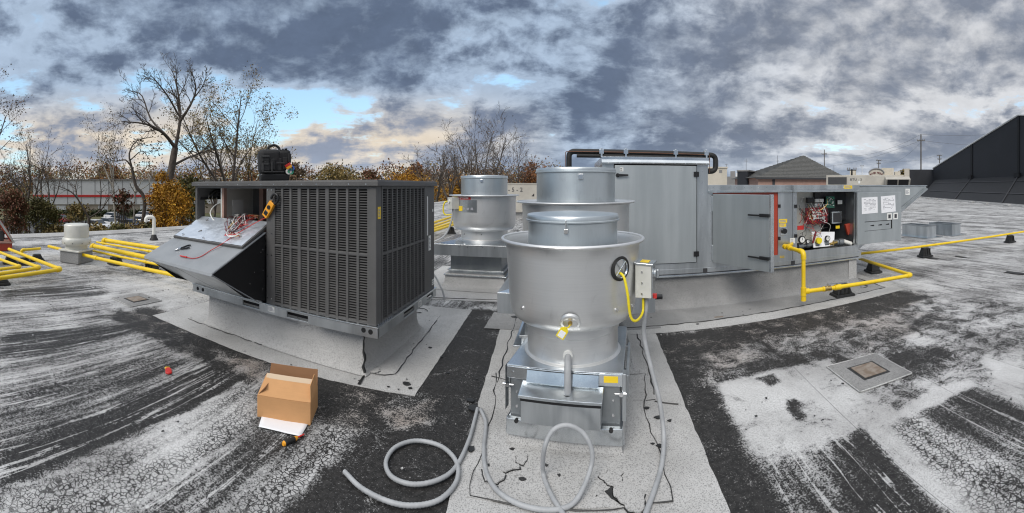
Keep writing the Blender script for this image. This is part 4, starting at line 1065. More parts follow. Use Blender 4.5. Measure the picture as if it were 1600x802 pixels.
# insulated refrigerant line over the top
YP = 5.37; zp = at(1000, 238, YP).z
ins = thing('insulated_pipe', 'black insulated pipe running along the top of the tall air handler section', 'pipe', (1.0, YP, 2.0))
xr = at(1118, 240, YP).x; xl = at(889, 240, YP).x
pts = rounded([(xl, YP, 1.50), (xl, YP, zp + .005), (xr, YP, zp - .02), (xr, YP, at(1115, 268, YP).z), (TX1 + .005, YP, at(1115, 268, YP).z)], .075, 7)
b = MB(); b.tube(pts, .036, 12); b.build('insulation', MT['black_rubber'], ins, 60)
z2 = at(1000, 238, YP).z + .002
b = MB(); b.tube(rounded([(xl - .045, YP - .05, 1.50), (xl - .045, YP - .05, z2 + .0), (at(1107, 240, YP).x, YP - .05, z2 - .022), (at(1107, 240, YP).x, YP - .05, 1.80)], .03, 5), .0045, 8); b.build('copper_line', MT['copper_old'], ins, 60)
b = MB(); b.tube([(xl + .1, YP - .03, zp - .052), (xr - .1, YP - .03, zp - .07)], .026, 10); b.build('lower_line', MT['black_rubber'], ins, 60)
for px in (978, 1056, 1104, 940):
    p = at(px, 238, YP - .06); b = MB(); b.box(p.x - .012, p.x + .012, YP - .068, YP + .05, zp - .075, zp + .045); b.box(p.x - .03, p.x + .03, YP - .066, YP - .05, zp - .03, zp + .03); b.build('clamp', MT['galv_bright'], ins, bevel=.004)

# ------------------------------------------------------------------ exhaust fans
def rim_ring(c, r, z, rr_, m, parent, name='rim'):
    b = MB(); b.lathe([(r + rr_ * math.cos(q), z + rr_ * math.sin(q)) for q in [2 * math.pi * k / 10 for k in range(11)]], (c[0], c[1], 0), 96); return b.build(name, m, parent, 80)
def hat(c, r, z0, z1, parent, n=96):
    b = MB(); b.lathe([(r, z0), (r, z1 - .045)], (c[0], c[1], 0), n, cap0=True); o = b.build('motor_cover', MT['hat'], parent, 40)
    b = MB(); b.lathe([(r + .006, z1 - .047), (r + .014, z1 - .042), (r + .014, z1 - .034), (r + .008, z1 - .030), (r + .008, z1 - .008), (r + .003, z1), (r * .6, z1 + .010), (.001, z1 + .014)], (c[0], c[1], 0), n); b.build('cover_lid', MT['hat'], o, 40)
    return o
# near fan
f1 = thing('exhaust_fan', 'nearest upblast exhaust fan with big spun aluminium bowl and grease trough', 'exhaust fan', FAN1, 'upblast exhaust fans')
C = FAN1; SP = MT['spun']
b = MB(); prof = [(.315, .728), (.345, .731), (.378, .741), (.405, .761), (.422, .792), (.432, .83), (.438, .90), (.447, 1.05), (.455, 1.17), (.462, 1.235), (.474, 1.252), (.480, 1.262)]
b.lathe(prof, (C[0], C[1], 0), 128); b.lathe([(r - .006, z + .003) for r, z in prof[::-1]], (C[0], C[1], 0), 128); bowl = b.build('windband', SP, f1, 50)
rim_ring(C, .484, 1.262, .012, SP, f1)
b = MB(); b.lathe([(.30, .745), (.30, .727), (.318, .727), (.319, .672), (.312, .666), (.312, .516), (.326, .511), (.332, .5055)], (C[0], C[1], 0), 96); b.build('neck', SP, f1, 40)
b = MB(); b.lathe([(.36, 1.02), (.001, 1.02)], (C[0], C[1], 0), 64); b.build('shutter_plate', MT['galv_dark'], f1)
hat(C, .308, 1.02, 1.43, f1)
M1 = Matrix.Translation(C) @ Matrix.Rotation(ROT1, 4, 'Z'); hs = .362
def l1(x, y, z): return M1 @ Vector((x, y, z))
hb = .47
b = MB(M1); b.prism([(-hs, -hs, .495), (hs, -hs, .495), (hs, hb, .495), (-hs, hb, .495)], (0, 0, .010)); b.box(-hs, hs, -hs, -hs + .012, .42, .495); b.box(-hs, hs, hb - .012, hb, .42, .495)
b.box(-hs, -hs + .012, -hs + .012, hb - .012, .42, .495); b.box(hs - .012, hs, -hs + .012, hb - .012, .42, .495); b.build('curb_cap', MT['galv_bright'], f1, bevel=.004)
i_ = hs - .02
b = MB(M1); b.box(-i_, i_, -i_, hb - .02, .17, .42); b.build('vented_base', MT['galv_dark'], f1, bevel=.003)
for sx in (-1, 1):
    b = MB(M1); b.box(sx * (hs - .001) - .006, sx * (hs - .001) + .012 * sx + .006, -hs - .008, -hs + .06, .22, .50); b.build('corner_plate', MT['galv'], f1, bevel=.003)
    b = MB(M1); b.box(sx * (hs + .012), sx * (hs + .030), -.25, .30, .30, .44); b.build('hinge_bar', MT['galv'], f1, bevel=.003)
    for z in (.38, .40):
        pass
    b = MB(M1); b.tube([(sx * (hs + .02), -hs - .012, .385), (sx * (hs - .05), -hs - .012, .385)], .007, 8); b.disc((sx * (hs - .012), -hs - .024, .385), .014, (0, 1, 0), .02, 8); b.build('hold_down_bolt', MT['chrome'], f1, 50)
h3 = hs - .004
b = MB(M1); b.prism([(-h3, -h3, .185), (-h3 - .0, -h3 - .026, .178), (-h3, -h3 - .016, .075), (-h3, -h3, .068)][::-1], (2 * h3, 0, 0)); b.prism([(h3, -h3, .18), (h3 + .012, -h3, .075), (h3, -h3, .068)], (0, 2 * h3, 0)); b.prism([(-h3, -h3, .18), (-h3 - .012, -h3, .075), (-h3, -h3, .068)][::-1], (0, 2 * h3, 0))
b.box(-h3, h3, -h3, hb - .004, .07, .17); b.build('counterflashing', MT['galv_bright'], f1, bevel=.003)
# grease trough with its drain
b = MB(M1); b.prism([(-.255, -hs - .004, .42), (-.255, -hs - .004, .395), (-.255, -hs - .115, .362), (-.255, -hs - .118, .380)][::-1], (.50, 0, 0)); lid = b.build('trough_lid', MT['galv_bright'], f1, bevel=.003)
b = MB(M1); b.box(-.24, .235, -hs - .105, -hs - .004, .215, .360); b.build('grease_trough', MT['galv'], f1, bevel=.003)
b = MB(M1); b.prism([(-.225, -hs - .012, .49), (-.225, -hs - .016, .425), (-.225, -hs - .030, .424)][::-1], (.44, 0, 0)); b.build('drip_edge', MT['galv_bright'], f1)
b = MB(M1); b.box(-.242, .237, -hs - .108, -hs - .10, .345, .359); b.build('trough_lid_shade', MT['black_in'], f1)  # black strip painted in as the shadow under the lid
p0 = Vector((C[0] - .03, C[1] - .325, .575)); p2 = Vector((C[0] - .03, C[1] - hs - .055, .375))
b = MB(); b.tube(rounded([p0 + Vector((0, .03, .005)), p0 + Vector((0, -.02, -.01)), Vector((p0.x, p2.y + .01, .54)), p2], .03, 5), .021, 14); b.build('drain_pipe', MT['conduit_grey'], f1, 60)
b = MB(); b.disc((p0.x, p0.y + .02, .578), .030, (0, -1, -.1), .02, 14); b.build('drain_collar', MT['white_plastic'], f1, 50)
b = MB(); b.disc((p2.x, p2.y, .3815), .036, (0, .3, 1), .004, 18); b.build('drain_hole', MT['black_in'], lid)
pq = l1(.30, -hs - .0005, .462); b = MB(M1); b.box(.245, .33, -hs - .003, -hs - .0002, .445, .482); b.build('warning_sticker', MT['yellow_sticker'], f1)
b = MB(M1)
for x in (-.32, -.16, .0, .16): b.disc((x, -hs, .46), .006, (0, -1, 0), .004, 8)
for x in (-.30, .30):
    b.disc((x, -i_, .24), .008, (0, -1, 0), .005, 8); b.disc((x, -i_, .33), .006, (0, -1, 0), .005, 8)
b.build('rivets', MT['chrome'], f1)['kind'] = 'stuff'
b = MB(M1)
for x in (-.29, .29): b.disc((x, -h3 - .016, .172), .013, (0, -1, .1), .02, 10)
b.build('plugs', MT['black_rubber'], f1)
def bowlpt(az, z, r): return Vector((C[0] + r * math.sin(az), C[1] - r * math.cos(az), z))
# cleanout port, key tag and bolts on the bowl
az0 = R(-2); bp = bowlpt(az0, .815, .428); nrm = Vector((math.sin(az0), -math.cos(az0), -.55)).normalized()
b = MB(); Q = nrm.to_track_quat('Z', 'Y').to_matrix().to_4x4(); b.lathe([(.062, -.012), (.058, .004), (.044, .006), (.038, -.004), (.001, -.006)], bp, 28, M=Q); b.build('cleanout_port', SP, f1, 50)
b = MB(); b.lathe([(.013, -.01), (.013, .012), (.008, .016), (.001, .016)], bp, 12, M=Q); b.build('port_bolt', MT['brass'], f1, 50)
b = MB(); tg = bp + Vector((-.045, -.025, -.052)); TMx = Matrix.Translation(tg) @ Matrix.Rotation(R(32), 4, 'Y'); b.M = TMx
b.prism([(-.026, 0, -.035), (.026, 0, -.035), (.026, 0, .022), (.010, 0, .038), (-.010, 0, .038), (-.026, 0, .022)], (0, .004, 0)); kt = b.build('key_tag', MT['yellow_plastic'], f1, bevel=.003)
b = MB(TMx); b.box(-.018, .018, -.0012, -.0002, -.028, .012); b.build('tag_card', MT['paper'], kt)
b = MB(); b.tube(bezier([bp + nrm * .014, bp + nrm * .02 + Vector((-.01, 0, -.012)), tg + Vector((.02, 0, .03))], 5), .004, 5); b.build('tag_strap', MT['yellow_plastic'], kt, 60)
for az, z, r in ((R(-46), .86, .434), (R(38), .86, .434), (R(64), .84, .43)):
    p = bowlpt(az, z, r - .004); b = MB(); b.disc(p, .011, (p - Vector((C[0], C[1], z))), .012, 8); b.build('bolt', MT['chrome'], f1, 50)
# breather tube, conduit and disconnect box on the right of the bowl
az1 = R(40); p = bowlpt(az1, 1.115, .447); n1 = Vector((math.sin(az1), -math.cos(az1), 0)); Q1 = n1.to_track_quat('Z', 'Y').to_matrix().to_4x4()
b = MB(); b.lathe([(.076, -.012), (.076, .010), (.066, .018), (.056, .012), (.056, -.01)], p, 32, M=Q1); br = b.build('breather_grommet', MT['black_rubber'], f1, 50)
b = MB(); b.lathe([(.057, -.03), (.001, -.03)], p, 24, M=Q1); b.build('breather_hole', MT['black_in'], br)
sd = Vector((math.cos(az1), math.sin(az1), 0)); b = MB()
for a_ in (45, 135):
    v = sd * math.cos(R(a_)) * .056 + Vector((0, 0, 1)) * math.sin(R(a_)) * .056; b.tube([p + n1 * .01 - v, p + n1 * .01 + v], .003, 6)
b.lathe([(.053, .008), (.058, .014), (.060, .008)], p, 32, M=Q1); b.build('wire_guard', MT['galv_bright'], br, 60)
az2 = R(69); n2 = Vector((math.sin(az2), -math.cos(az2), 0)); s2 = Vector((math.cos(az2), math.sin(az2), 0))
jc = bowlpt(az2, 1.02, .50)
JM = Matrix((( s2.x, n2.x, 0, jc.x), (s2.y, n2.y, 0, jc.y), (0, 0, 1, jc.z), (0, 0, 0, 1)))
b = MB(JM); b.box(-.068, .068, -.045, .06, -.12, .095); jb = b.build('disconnect_box', MT['cream_metal'], f1, bevel=.004)
b = MB(JM); b.prism([(-.076, -.05, .096), (.076, -.05, .096), (.076, .072, .088), (-.076, .072, .088)], (0, 0, .012)); b.build('box_lid', MT['galv_bright'], jb, bevel=.002)
b = MB(JM); b.prism([(-.03, -.02, .107), (.045, -.02, .107), (.045, .035, .1035), (-.03, .035, .1035)], (0, 0, .002)); b.build('warning_sticker', MT['yellow_sticker'], jb)
b = MB(JM); b.box(-.055, .055, .0605, .066, -.11, .08); b.build('switch_plate', MT['galv_bright'], jb, bevel=.002)
b = MB(JM); b.disc((0, .066, .03), .03, (0, 1, 0), .018, 16); b.box(-.012, .012, .084, .10, .0, .055); b.build('switch_handle', MT['galv'], jb, bevel=.003)
b = MB(JM); b.box(-.01, .012, .06, .085, -.135, -.105); b.build('switch_tab', MT['red'], jb, bevel=.002)
for z in (.05, -.02, -.09):
    b = MB(JM); b.disc((-.072, .0, z), .006, (-1, 0, 0), .006, 8); b.build('screw', MT['chrome'], jb)
e = JM @ Vector((-.03, 0, -.12)); q0 = p + n1 * .012 + Vector((0, 0, -.025))
b = MB(); b.tube(bezier([q0 - n1 * .03, q0 + n1 * .02 + Vector((.0, 0, -.02)), q0 + n1 * .035 + Vector((.012, -.01, -.12)), q0 + n1 * .03 + Vector((.035, 0, -.26)), q0 + n1 * .03 + Vector((.075, .03, -.30)), e + Vector((-.005, -.01, -.10)), e], 8), .0085, 8); b.build('motor_cable', MT['yellow_plastic'], f1, 60)
# latch on the hat
for cc_, r_, z_, par in ((C, .312, 1.375, f1),):
    b = MB(); b.box(cc_[0] - .055, cc_[0] - .03, cc_[1] - r_ - .012, cc_[1] - r_, z_ - .05, z_ - .02); b.box(cc_[0] - .046, cc_[0] - .039, cc_[1] - r_ - .016, cc_[1] - r_ - .004, z_ - .03, z_ + .035); b.build('latch', MT['chrome'], par, bevel=.003)

def big_fan(c, label, box=True, name='exhaust_fan'):
    f = thing(name, label, 'exhaust fan', c, 'upblast exhaust fans'); S = MT['spun_fan']
    prof = [(.385, .905), (.43, .910), (.47, .925), (.500, .955), (.515, 1.00), (.520, 1.06), (.521, 1.20), (.524, 1.40), (.528, 1.45), (.545, 1.462), (.572, 1.468)]
    b = MB(); b.lathe(prof, (c[0], c[1], 0), 112); b.lathe([(r - .006, z + .004) for r, z in prof[::-1]], (c[0], c[1], 0), 112); b.build('windband', S, f, 50)
    rim_ring(c, .576, 1.470, .008, SP, f)
    b = MB(); b.lathe([(.372, .93), (.372, .915), (.388, .915), (.386, .77), (.41, .758)], (c[0], c[1], 0), 96); b.build('neck', S, f, 40)
    hat(c, .385, 1.1, 1.79, f)
    b = MB(); b.lathe([(.42, 1.12), (.001, 1.12)], (c[0], c[1], 0), 64); b.build('shutter_plate', MT['galv_dark'], f)
    b = MB(); b.box(c[0] + .02, c[0] + .06, c[1] - .40, c[1] - .386, 1.68, 1.73); b.build('latch', MT['chrome'], f, bevel=.003)
    h = .66
    b = MB(); vs = [(c[0] + sx * h, c[1] + sy * h, .728) for sx, sy in ((-1, -1), (1, -1), (1, 1), (-1, 1))] + [(c[0] + sx * .42, c[1] + sy * .42, .762) for sx, sy in ((-1, -1), (1, -1), (1, 1), (-1, 1))]
    b._add(vs, [(0, 1, 5, 4), (1, 2, 6, 5), (2, 3, 7, 6), (3, 0, 4, 7), (4, 5, 6, 7)]); b.build('cap_top', MT['galv_bright'], f)
    b = MB(); b.box(c[0] - h, c[0] + h, c[1] - h, c[1] - h + .01, .555, .728); b.box(c[0] - h, c[0] + h, c[1] + h - .01, c[1] + h, .555, .728); b.box(c[0] - h, c[0] - h + .01, c[1] - h + .01, c[1] + h - .01, .555, .728); b.box(c[0] + h - .01, c[0] + h, c[1] - h + .01, c[1] + h - .01, .555, .728); b.build('cap_flange', MT['galv'], f, bevel=.003)
    x = c[0] - .05
    b = MB(); b.box(x - .41, x + .41, c[1] - .41, c[1] + .41, .30, .74); b.build('vented_base', MT['galv_dark'], f, bevel=.004)
    b = MB(); b.box(x - .435, x + .435, c[1] - .435, c[1] + .435, .225, .30); b.box(x - .452, x + .452, c[1] - .452, c[1] + .452, .285, .303); b.build('base_band', MT['galv'], f, bevel=.003)
    b = MB(); b.box(x - .50, x + .50, c[1] - .50, c[1] + .50, .215, .232); b.build('counterflashing', MT['galv_bright'], f, bevel=.003)
    b = MB()
    for k in (-.25, -.12, .12, .3): b.disc((c[0] + k, c[1] - h, .70), .009, (0, -1, 0), .006, 8)
    for k in (-.24, .04): b.disc((c[0] + k, c[1] - .388, .86), .009, (0, -1, 0), .006, 8)
    b.build('bolts', MT['chrome'], f, 50)['kind'] = 'stuff'
    return f
f2 = big_fan(FAN2, 'large upblast exhaust fan directly behind the nearest one, before the tall grey door')
b = MB(); y2 = FAN2[1] - .66; b.tube([(FAN2[0] + .66, y2 + .10, .66), (FAN2[0] + .74, y2 + .10, .66)], .022, 12); b.build('drain_nipple', MT['black_plastic'], f2, 50)
f3 = big_fan(FAN3, 'labelled upblast exhaust fan standing behind the right end of the louvred unit')
# labels and switch box on the far fan
c = FAN3; rW = .5245
def onband(az, z, r=rW): return Vector((c[0] + r * math.sin(az), c[1] - r * math.cos(az), z))
def band_label(px0, px1, py0, py1, m, name, k=6, off=.002):
    b = MB(); z0 = CAMZ - (py1 - YH) * 6.32 / F; z1 = CAMZ - (py0 - YH) * 6.32 / F
    def az(px):
        t = bear(px); d = math.hypot(c[0], c[1]); a0 = math.atan2(c[0], c[1]); s_ = d * math.sin(t - a0) / rW
        return math.asin(max(-1, min(1, s_))) + t
    a0, a1 = az(px0), az(px1)
    vs = []; fs = []
    for i in range(k + 1):
        a = a0 + (a1 - a0) * i / k
        for r in (rW - .002, rW + off):
            for z in (z0, z1): vs.append(onband(a, z, r))
    for i in range(k):
        o = i * 4; fs += [(o + 2, o + 6, o + 7, o + 3), (o, o + 1, o + 5, o + 4), (o + 1, o + 3, o + 7, o + 5), (o, o + 4, o + 6, o + 2)]
    fs += [(0, 2, 3, 1), (k * 4, k * 4 + 1, k * 4 + 3, k * 4 + 2)]
    b._add(vs, fs); return b.build(name, MT[m], f3), (a0 + a1) / 2, (z0 + z1) / 2
band_label(722, 734, 306.5, 312, 'yellow_sticker', 'warning_label', off=.005)
lab, am, zm = band_label(735, 757.5, 307.5, 312.5, 'red', 'maker_label', off=.005)
tp = onband(am, zm, rW + .008); text('CAPTIVEAIRE', .036, MT['white_plastic'], lab, tp, (math.cos(am), math.sin(am), 0), ext=.002)
lab, am, zm = band_label(727, 766, 313, 332.5, 'galv', 'rating_plate', off=.0035)
b = MB(); rr = random.Random(17)
for i in range(5):
    for k in range(7):
        a = am - .30 + k * .10; z = zm + .07 - i * .022; w = rr.uniform(.012, .038)
        if rr.random() < .7 and a < am + .33:
            q = onband(a, z, rW + .004); s_ = Vector((math.cos(a), math.sin(a), 0)) * w / 2; n_o = Vector((math.sin(a), -math.cos(a), 0)) * .002
            b.prism([q - s_ - Vector((0, 0, .003)), q + s_ - Vector((0, 0, .003)), q + s_ + Vector((0, 0, .003)), q - s_ + Vector((0, 0, .003))], n_o)
b.build('print', MT['ink_grey'], lab)
band_label(728.5, 736, 322.5, 328, 'red', 'danger_mark', off=.0055); band_label(737, 744, 323, 331, 'yellow_sticker', 'hazard_mark', off=.0055)
for px in (745.5, 751.5, 757.5): band_label(px, px + 3.5, 325.5, 329, 'ink_grey', 'pictogram', off=.0055)
jx = ad(715, 318, 6.45); az3 = R(-44); n3 = Vector((math.sin(az3), -math.cos(az3), 0)); s3 = Vector((math.cos(az3), math.sin(az3), 0)); jc = Vector((c[0], c[1], 1.36)) + n3 * .60
JM3 = Matrix(((s3.x, n3.x, 0, jc.x), (s3.y, n3.y, 0, jc.y), (0, 0, 1, jc.z), (0, 0, 0, 1)))
b = MB(JM3); b.box(-.07, .07, -.075, .06, -.10, .08); j3 = b.build('disconnect_box', MT['cream_metal'], f3, bevel=.004)
b = MB(JM3); b.disc((0, .06, .02), .026, (0, 1, 0), .02, 14); b.build('switch_handle', MT['white_plastic'], j3, 50)
q = JM3 @ Vector((-.07, 0, .0)); b = MB(); b.tube(bezier([q + Vector((0, 0, .02)), q + Vector((-.09, -.02, .0)), q + Vector((-.12, -.02, -.12)), q + Vector((-.08, -.02, -.2)), q + Vector((.04, .0, -.19))], 6), .012, 7); b.build('motor_cable', MT['yellow_plastic'], f3, 60)
q = JM3 @ Vector((.0, 0, -.10))
fl = tag(MB().tube(bezier([q, q + Vector((-.02, -.02, -.2)), q + Vector((-.12, -.05, -.42)), q + Vector((-.34, -.1, -.55)), (-2.42, 6.1, .62), (-2.62, 5.95, .70), (-2.50, 5.8, .62), (-2.06, 5.72, .40), (-1.86, 5.66, .16), (-1.80, 5.64, .005)], 9), .014, 8).build('flexible_conduit', MT['conduit_grey'], None, 60, origin=(-1.80, 5.64, 0)), 'thin grey conduit arching from the labelled fan down to the roof', 'conduit')
# ------------------------------------------------------------------ small white exhaust cap
s0 = g(119.5, 413); s0 = Vector((s0.x * 1.03, s0.y * 1.03, 0))
se = thing('roof_exhaust_cap', 'small white domed exhaust cap on granulated square curb', 'exhaust cap', s0)
M = Matrix.Translation(s0) @ Matrix.Rotation(R(30), 4, 'Z')
b = MB(M); b.box(-.25, .25, -.25, .25, .008, .27); b.build('curb_box', MT['cap_sheet_grey'], se, bevel=.012)
b = MB(M); b.box(-.275, .275, -.275, .275, .25, .285); b.build('curb_cap', MT['cream_metal'], se, bevel=.006)
b = MB(); b.lathe([(.24, .285), (.235, .38), (.30, .385), (.315, .41), (.315, .49), (.295, .525), (.25, .54)], (s0.x, s0.y, 0), 48); b.build('collar', MT['cream_metal'], se, 40)
b = MB(); b.lathe([(.268, .535), (.268, .78), (.262, .80), (.24, .815), (.12, .825), (.001, .828)], (s0.x, s0.y, 0), 48); b.build('dome', MT['cream_metal'], se, 40)
b = MB()
for k in range(10): b.disc((s0.x + .315 * math.cos(k * .628), s0.y + .315 * math.sin(k * .628), .43), .01, (math.cos(k * .628), math.sin(k * .628), 0), .006, 8)
b.build('screws', MT['black_plastic'], se)['kind'] = 'stuff'
# white gooseneck vent
v0 = g(240.5, 376)
gv = thing('vent_pipe', 'white gooseneck vent pipe near the left roof edge', 'vent pipe', v0)
sdv = Vector((math.cos(bear(240)), -math.sin(bear(240)), 0))
b = MB(); b.tube(rounded([v0 + Vector((0, 0, .05)), v0 + Vector((0, 0, .70)), v0 - sdv * .24 + Vector((0, 0, .70)), v0 - sdv * .24 + Vector((0, 0, .56))], .10, 7), .055, 14); b.build('pipe', MT['white_pvc'], gv, 60)
b = MB(); b.lathe([(.13, .012), (.12, .06), (.09, .10), (.075, .17), (.06, .18)], v0, 20); b.build('boot', MT['black_rubber'], gv, 50)
b = MB(); b.box(v0.x - .5, v0.x + .5, v0.y - .45, v0.y + .45, .003, .010); b.build('flashing_square', MT['cap_sheet'], gv)

# ------------------------------------------------------------------ pipe supports and gas pipes
def make_support(p, rot, label, h=.19, group='black rubber pipe supports'):
    t = thing('pipe_support', label, 'pipe support', (p[0], p[1], 0), group); M = Matrix.Translation((p[0], p[1], 0)) @ Matrix.Rotation(rot, 4, 'Z')
    def fr(b, x0, x1, y0, y1, z0, z1, k):
        vs = [(x, y, z0) for y in (y0, y1) for x in (x0, x1)] + [(x * k, y * k, z1) for y in (y0, y1) for x in (x0, x1)]
        b._add(vs, [(0, 2, 3, 1), (4, 5, 7, 6), (0, 1, 5, 4), (1, 3, 7, 5), (3, 2, 6, 7), (2, 0, 4, 6)])
    b = MB(M); fr(b, -.16, .16, -.12, .12, .012, .05, .92); b.build('foot', MT['black_rubber'], t, bevel=.008)
    b = MB(M); fr(b, -.125, .125, -.09, .09, .048, h, .62); b.build('block', MT['black_rubber'], t, bevel=.01)
    b = MB(M); b.box(-.075, .075, -.02, .02, h - .004, h + .012); b.build('strut', MT['galv'], t, bevel=.003)
    b = MB(M)
    for x in (-.07, .0, .07): b.box(x - .008, x + .008, -.10, -.075, .05, h - .01)
    b.build('ribs', MT['black_rubber'], t, bevel=.004)
    return t
def pipe(pts, r, label, origin=None, fittings=(), name='gas_pipe', group=None, bend=.05, m='yellow_pipe'):
    P = [Vector(p) for p in pts]; o = origin or P[0]
    t = thing(name, label, 'gas pipe', (o[0], o[1], 0), group)
    b = MB(); b.tube(rounded(P, bend, 6) if len(P) > 2 else P, r, 14); b.build('pipe', MT[m], t, 60)
    for i in range(1, len(P) - 1):
        a = (P[i - 1] - P[i]).normalized(); c = (P[i + 1] - P[i]).normalized(); q = r * 1.30
        b = MB(); b.tube(rounded([P[i] + a * (bend + .035), P[i], P[i] + c * (bend + .035)], bend, 6), q, 14); b.build('elbow', MT[m], t, 60)
    for p, d, L, rr_ in fittings:
        d = Vector(d).normalized(); b = MB(); b.tube([Vector(p) - d * L / 2, Vector(p) + d * L / 2], rr_, 14); b.build('coupling', MT[m], t, 60)
    return t
# right: riser to the unit and the loop round its corner
PY = 4.62; zr = .235
rx = math.tan(bear(1255.5)) * PY
cR = g(1424, 430, zr); back = g(1343, 404, zr)
top = at(1254, 393, PY); ent = Vector((at(1238, 388, YD - .02).x, YD - .02, top.z + .0))
sA = Vector((rx, PY, zr)); dirx = (cR - sA).normalized()
gp_r = pipe([ent, (rx, YD - .25, top.z), (rx, PY, top.z - .01), (rx, PY, .135)], .028, 'yellow gas riser dropping from the open control doorway to a low tee', (rx, PY, 0), [((rx, PY, zr), (0, 0, 1), .11, .038), ((rx, PY, .14), (0, 0, 1), .05, .036), ((rx, YD - .2, top.z), (0, 1, 0), .06, .038)], bend=.06)
b = MB(); b.tube([ent + Vector((0, .05, 0)), ent + Vector((0, -.05, 0))], .02, 12); b.build('nipple', MT['galv'], gp_r, 60)
gp_l = pipe([sA, cR, back], .028, 'yellow gas pipe bending round the corner of the long air handler', sA, [(sA + dirx * .05, dirx, .06, .037), (sA + dirx * .52, dirx, .10, .038), (sA + dirx * .30, dirx, .03, .034)], bend=.05)
vq = sA + dirx * .36
b = MB(); b.tube([vq - dirx * .05, vq + dirx * .05], .036, 10); b.build('valve_body', MT['brass'], gp_l, 50)
b = MB(); b.box(-.01, .15, -.012, .012, .055, .062, M=Matrix.Translation(vq) @ Matrix.Rotation(math.atan2(dirx.y, dirx.x) - R(8), 4, 'Z')); b.tube([vq, vq + Vector((0, 0, .062))], .012, 8); b.build('valve_handle', MT['galv_bright'], gp_l)
ppA, ppB = g(1340, 397, .255), g(1640, 355.5, .255)
pipe([ppA, ppB], .027, 'long yellow gas pipe running across the roof to the right edge', ppA)
for (px, py), lb, dr in (((1316, 463), 'black pipe support nearest the riser, under the low yellow pipe', dirx), ((1364, 426), 'black pipe support behind the corner of the yellow loop', back - cR)):
    p = g(px, py); make_support((p.x, p.y), math.atan2(dr[1], dr[0]), lb)
dp = (ppB - ppA)
for px, lb in ((1445.5, 'black pipe support under the long yellow pipe, before the galvanized curbs'), (1578, 'black pipe support under the long yellow pipe at the far right')):
    a = bear(px); n_ = Vector((math.cos(a), -math.sin(a))); t_ = -(ppA.x * n_.x + ppA.y * n_.y) / (dp.x * n_.x + dp.y * n_.y); p = ppA + dp * t_
    make_support((p.x, p.y), math.atan2(dp.y, dp.x), lb, .22)
# left: bundle of five behind the hood
zb = .19
bund = [((162, 375), (260, 390), .052, 'thick yellow gas pipe at the back of the bundle of five'), ((151, 378.5), (262, 397.5), .024, 'thin yellow gas pipe second from the back of the bundle'), ((144, 384), (262, 409), .050, 'thick yellow gas pipe in the middle of the bundle of five'), ((138, 390.5), (262, 416.5), .024, 'thin yellow gas pipe second from the front of the bundle'), ((76, 385), (270, 429.5), .034, 'yellow gas pipe at the front of the bundle, passing behind the exhaust cap')]
for i, (a, c, r, lb) in enumerate(bund):
    A_, B_ = g(a[0], a[1], zb), g(c[0], c[1], zb); dv = (B_ - A_).normalized()
    E_ = A_ + dv * ((-4.3 - A_.x) / dv.x)
    if i in (0, 2): pipe([A_ + Vector((0, 0, -.13)), A_, E_], r, lb, A_, group='yellow pipes left of the unit', bend=r * 1.2)
    else: pipe([A_, E_], r, lb, A_, [((A_ + dv * 1.9), dv, .08, r * 1.3)], group='yellow pipes left of the unit')
for (px, py), lb in (((181.5, 414), 'black pipe support under the bundle of five, nearer the exhaust cap'), ((237, 424.5), 'black pipe support under the bundle of five, beside the intake hood')):
    p = g(px, py); make_support((p.x, p.y), R(12), lb, .17)
# three nested bends at the far left
for (cx_, cy_), (ax, ay), (bx_, by_), r, lb in (((95, 421), (14, 389.5), (-30, 438.5), .034, 'outermost of the three nested yellow pipe bends at the left edge'), ((62, 418.5), (-8, 391.5), (-30, 432), .032, 'middle of the three nested yellow pipe bends at the left edge'), ((32, 417), (-20, 398), (-30, 424.5), .028, 'innermost of the three nested yellow pipe bends at the left edge')):
    Cn, A_, B_ = g(cx_, cy_, zb), g(ax, ay, zb), g(bx_, by_, zb); pipe([A_, Cn, B_], r, lb, Cn, group='nested yellow bends', bend=.05)
for (px, py), lb in (((38, 414), 'black pipe support nearest the camera under the nested yellow bends'), ((58, 408), 'black pipe support furthest right under the nested yellow bends'), ((16, 412), 'black pipe support furthest left under the nested yellow bends')):
    p = g(px, py); make_support((p.x, p.y), R(80), lb, .15)
p = g(3, 444); make_support((p.x, p.y), R(0), 'black pipe support under the outer yellow bend at the picture edge', .15)
A_, B_ = g(34, 391, zb), g(63, 388.5, zb); pipe([A_ + Vector((0, 0, -.12)), A_, B_], .03, 'short yellow gas pipe behind the nested bends', A_, bend=.04)
# bundle beyond the unit
for i, (y0, y1, r) in enumerate(((348, 337, .045), (353, 342, .04), (357.5, 347, .045), (361, 351, .04))):
    B_ = g(712 - i * 1.0, y1, .3); A_ = g(678, y0, .3); dv = (A_ - B_).normalized(); E_ = A_ + dv * 2.2
    pipe([E_, B_], r, ['topmost', 'second from top', 'third from top', 'lowest'][i] + ' of the four yellow pipes between the louvred unit and the labelled fan', B_, group='yellow pipes beyond the unit')
p = g(705, 366); make_support((p.x, p.y), R(10), 'black pipe support under the four yellow pipes beyond the unit', .24)

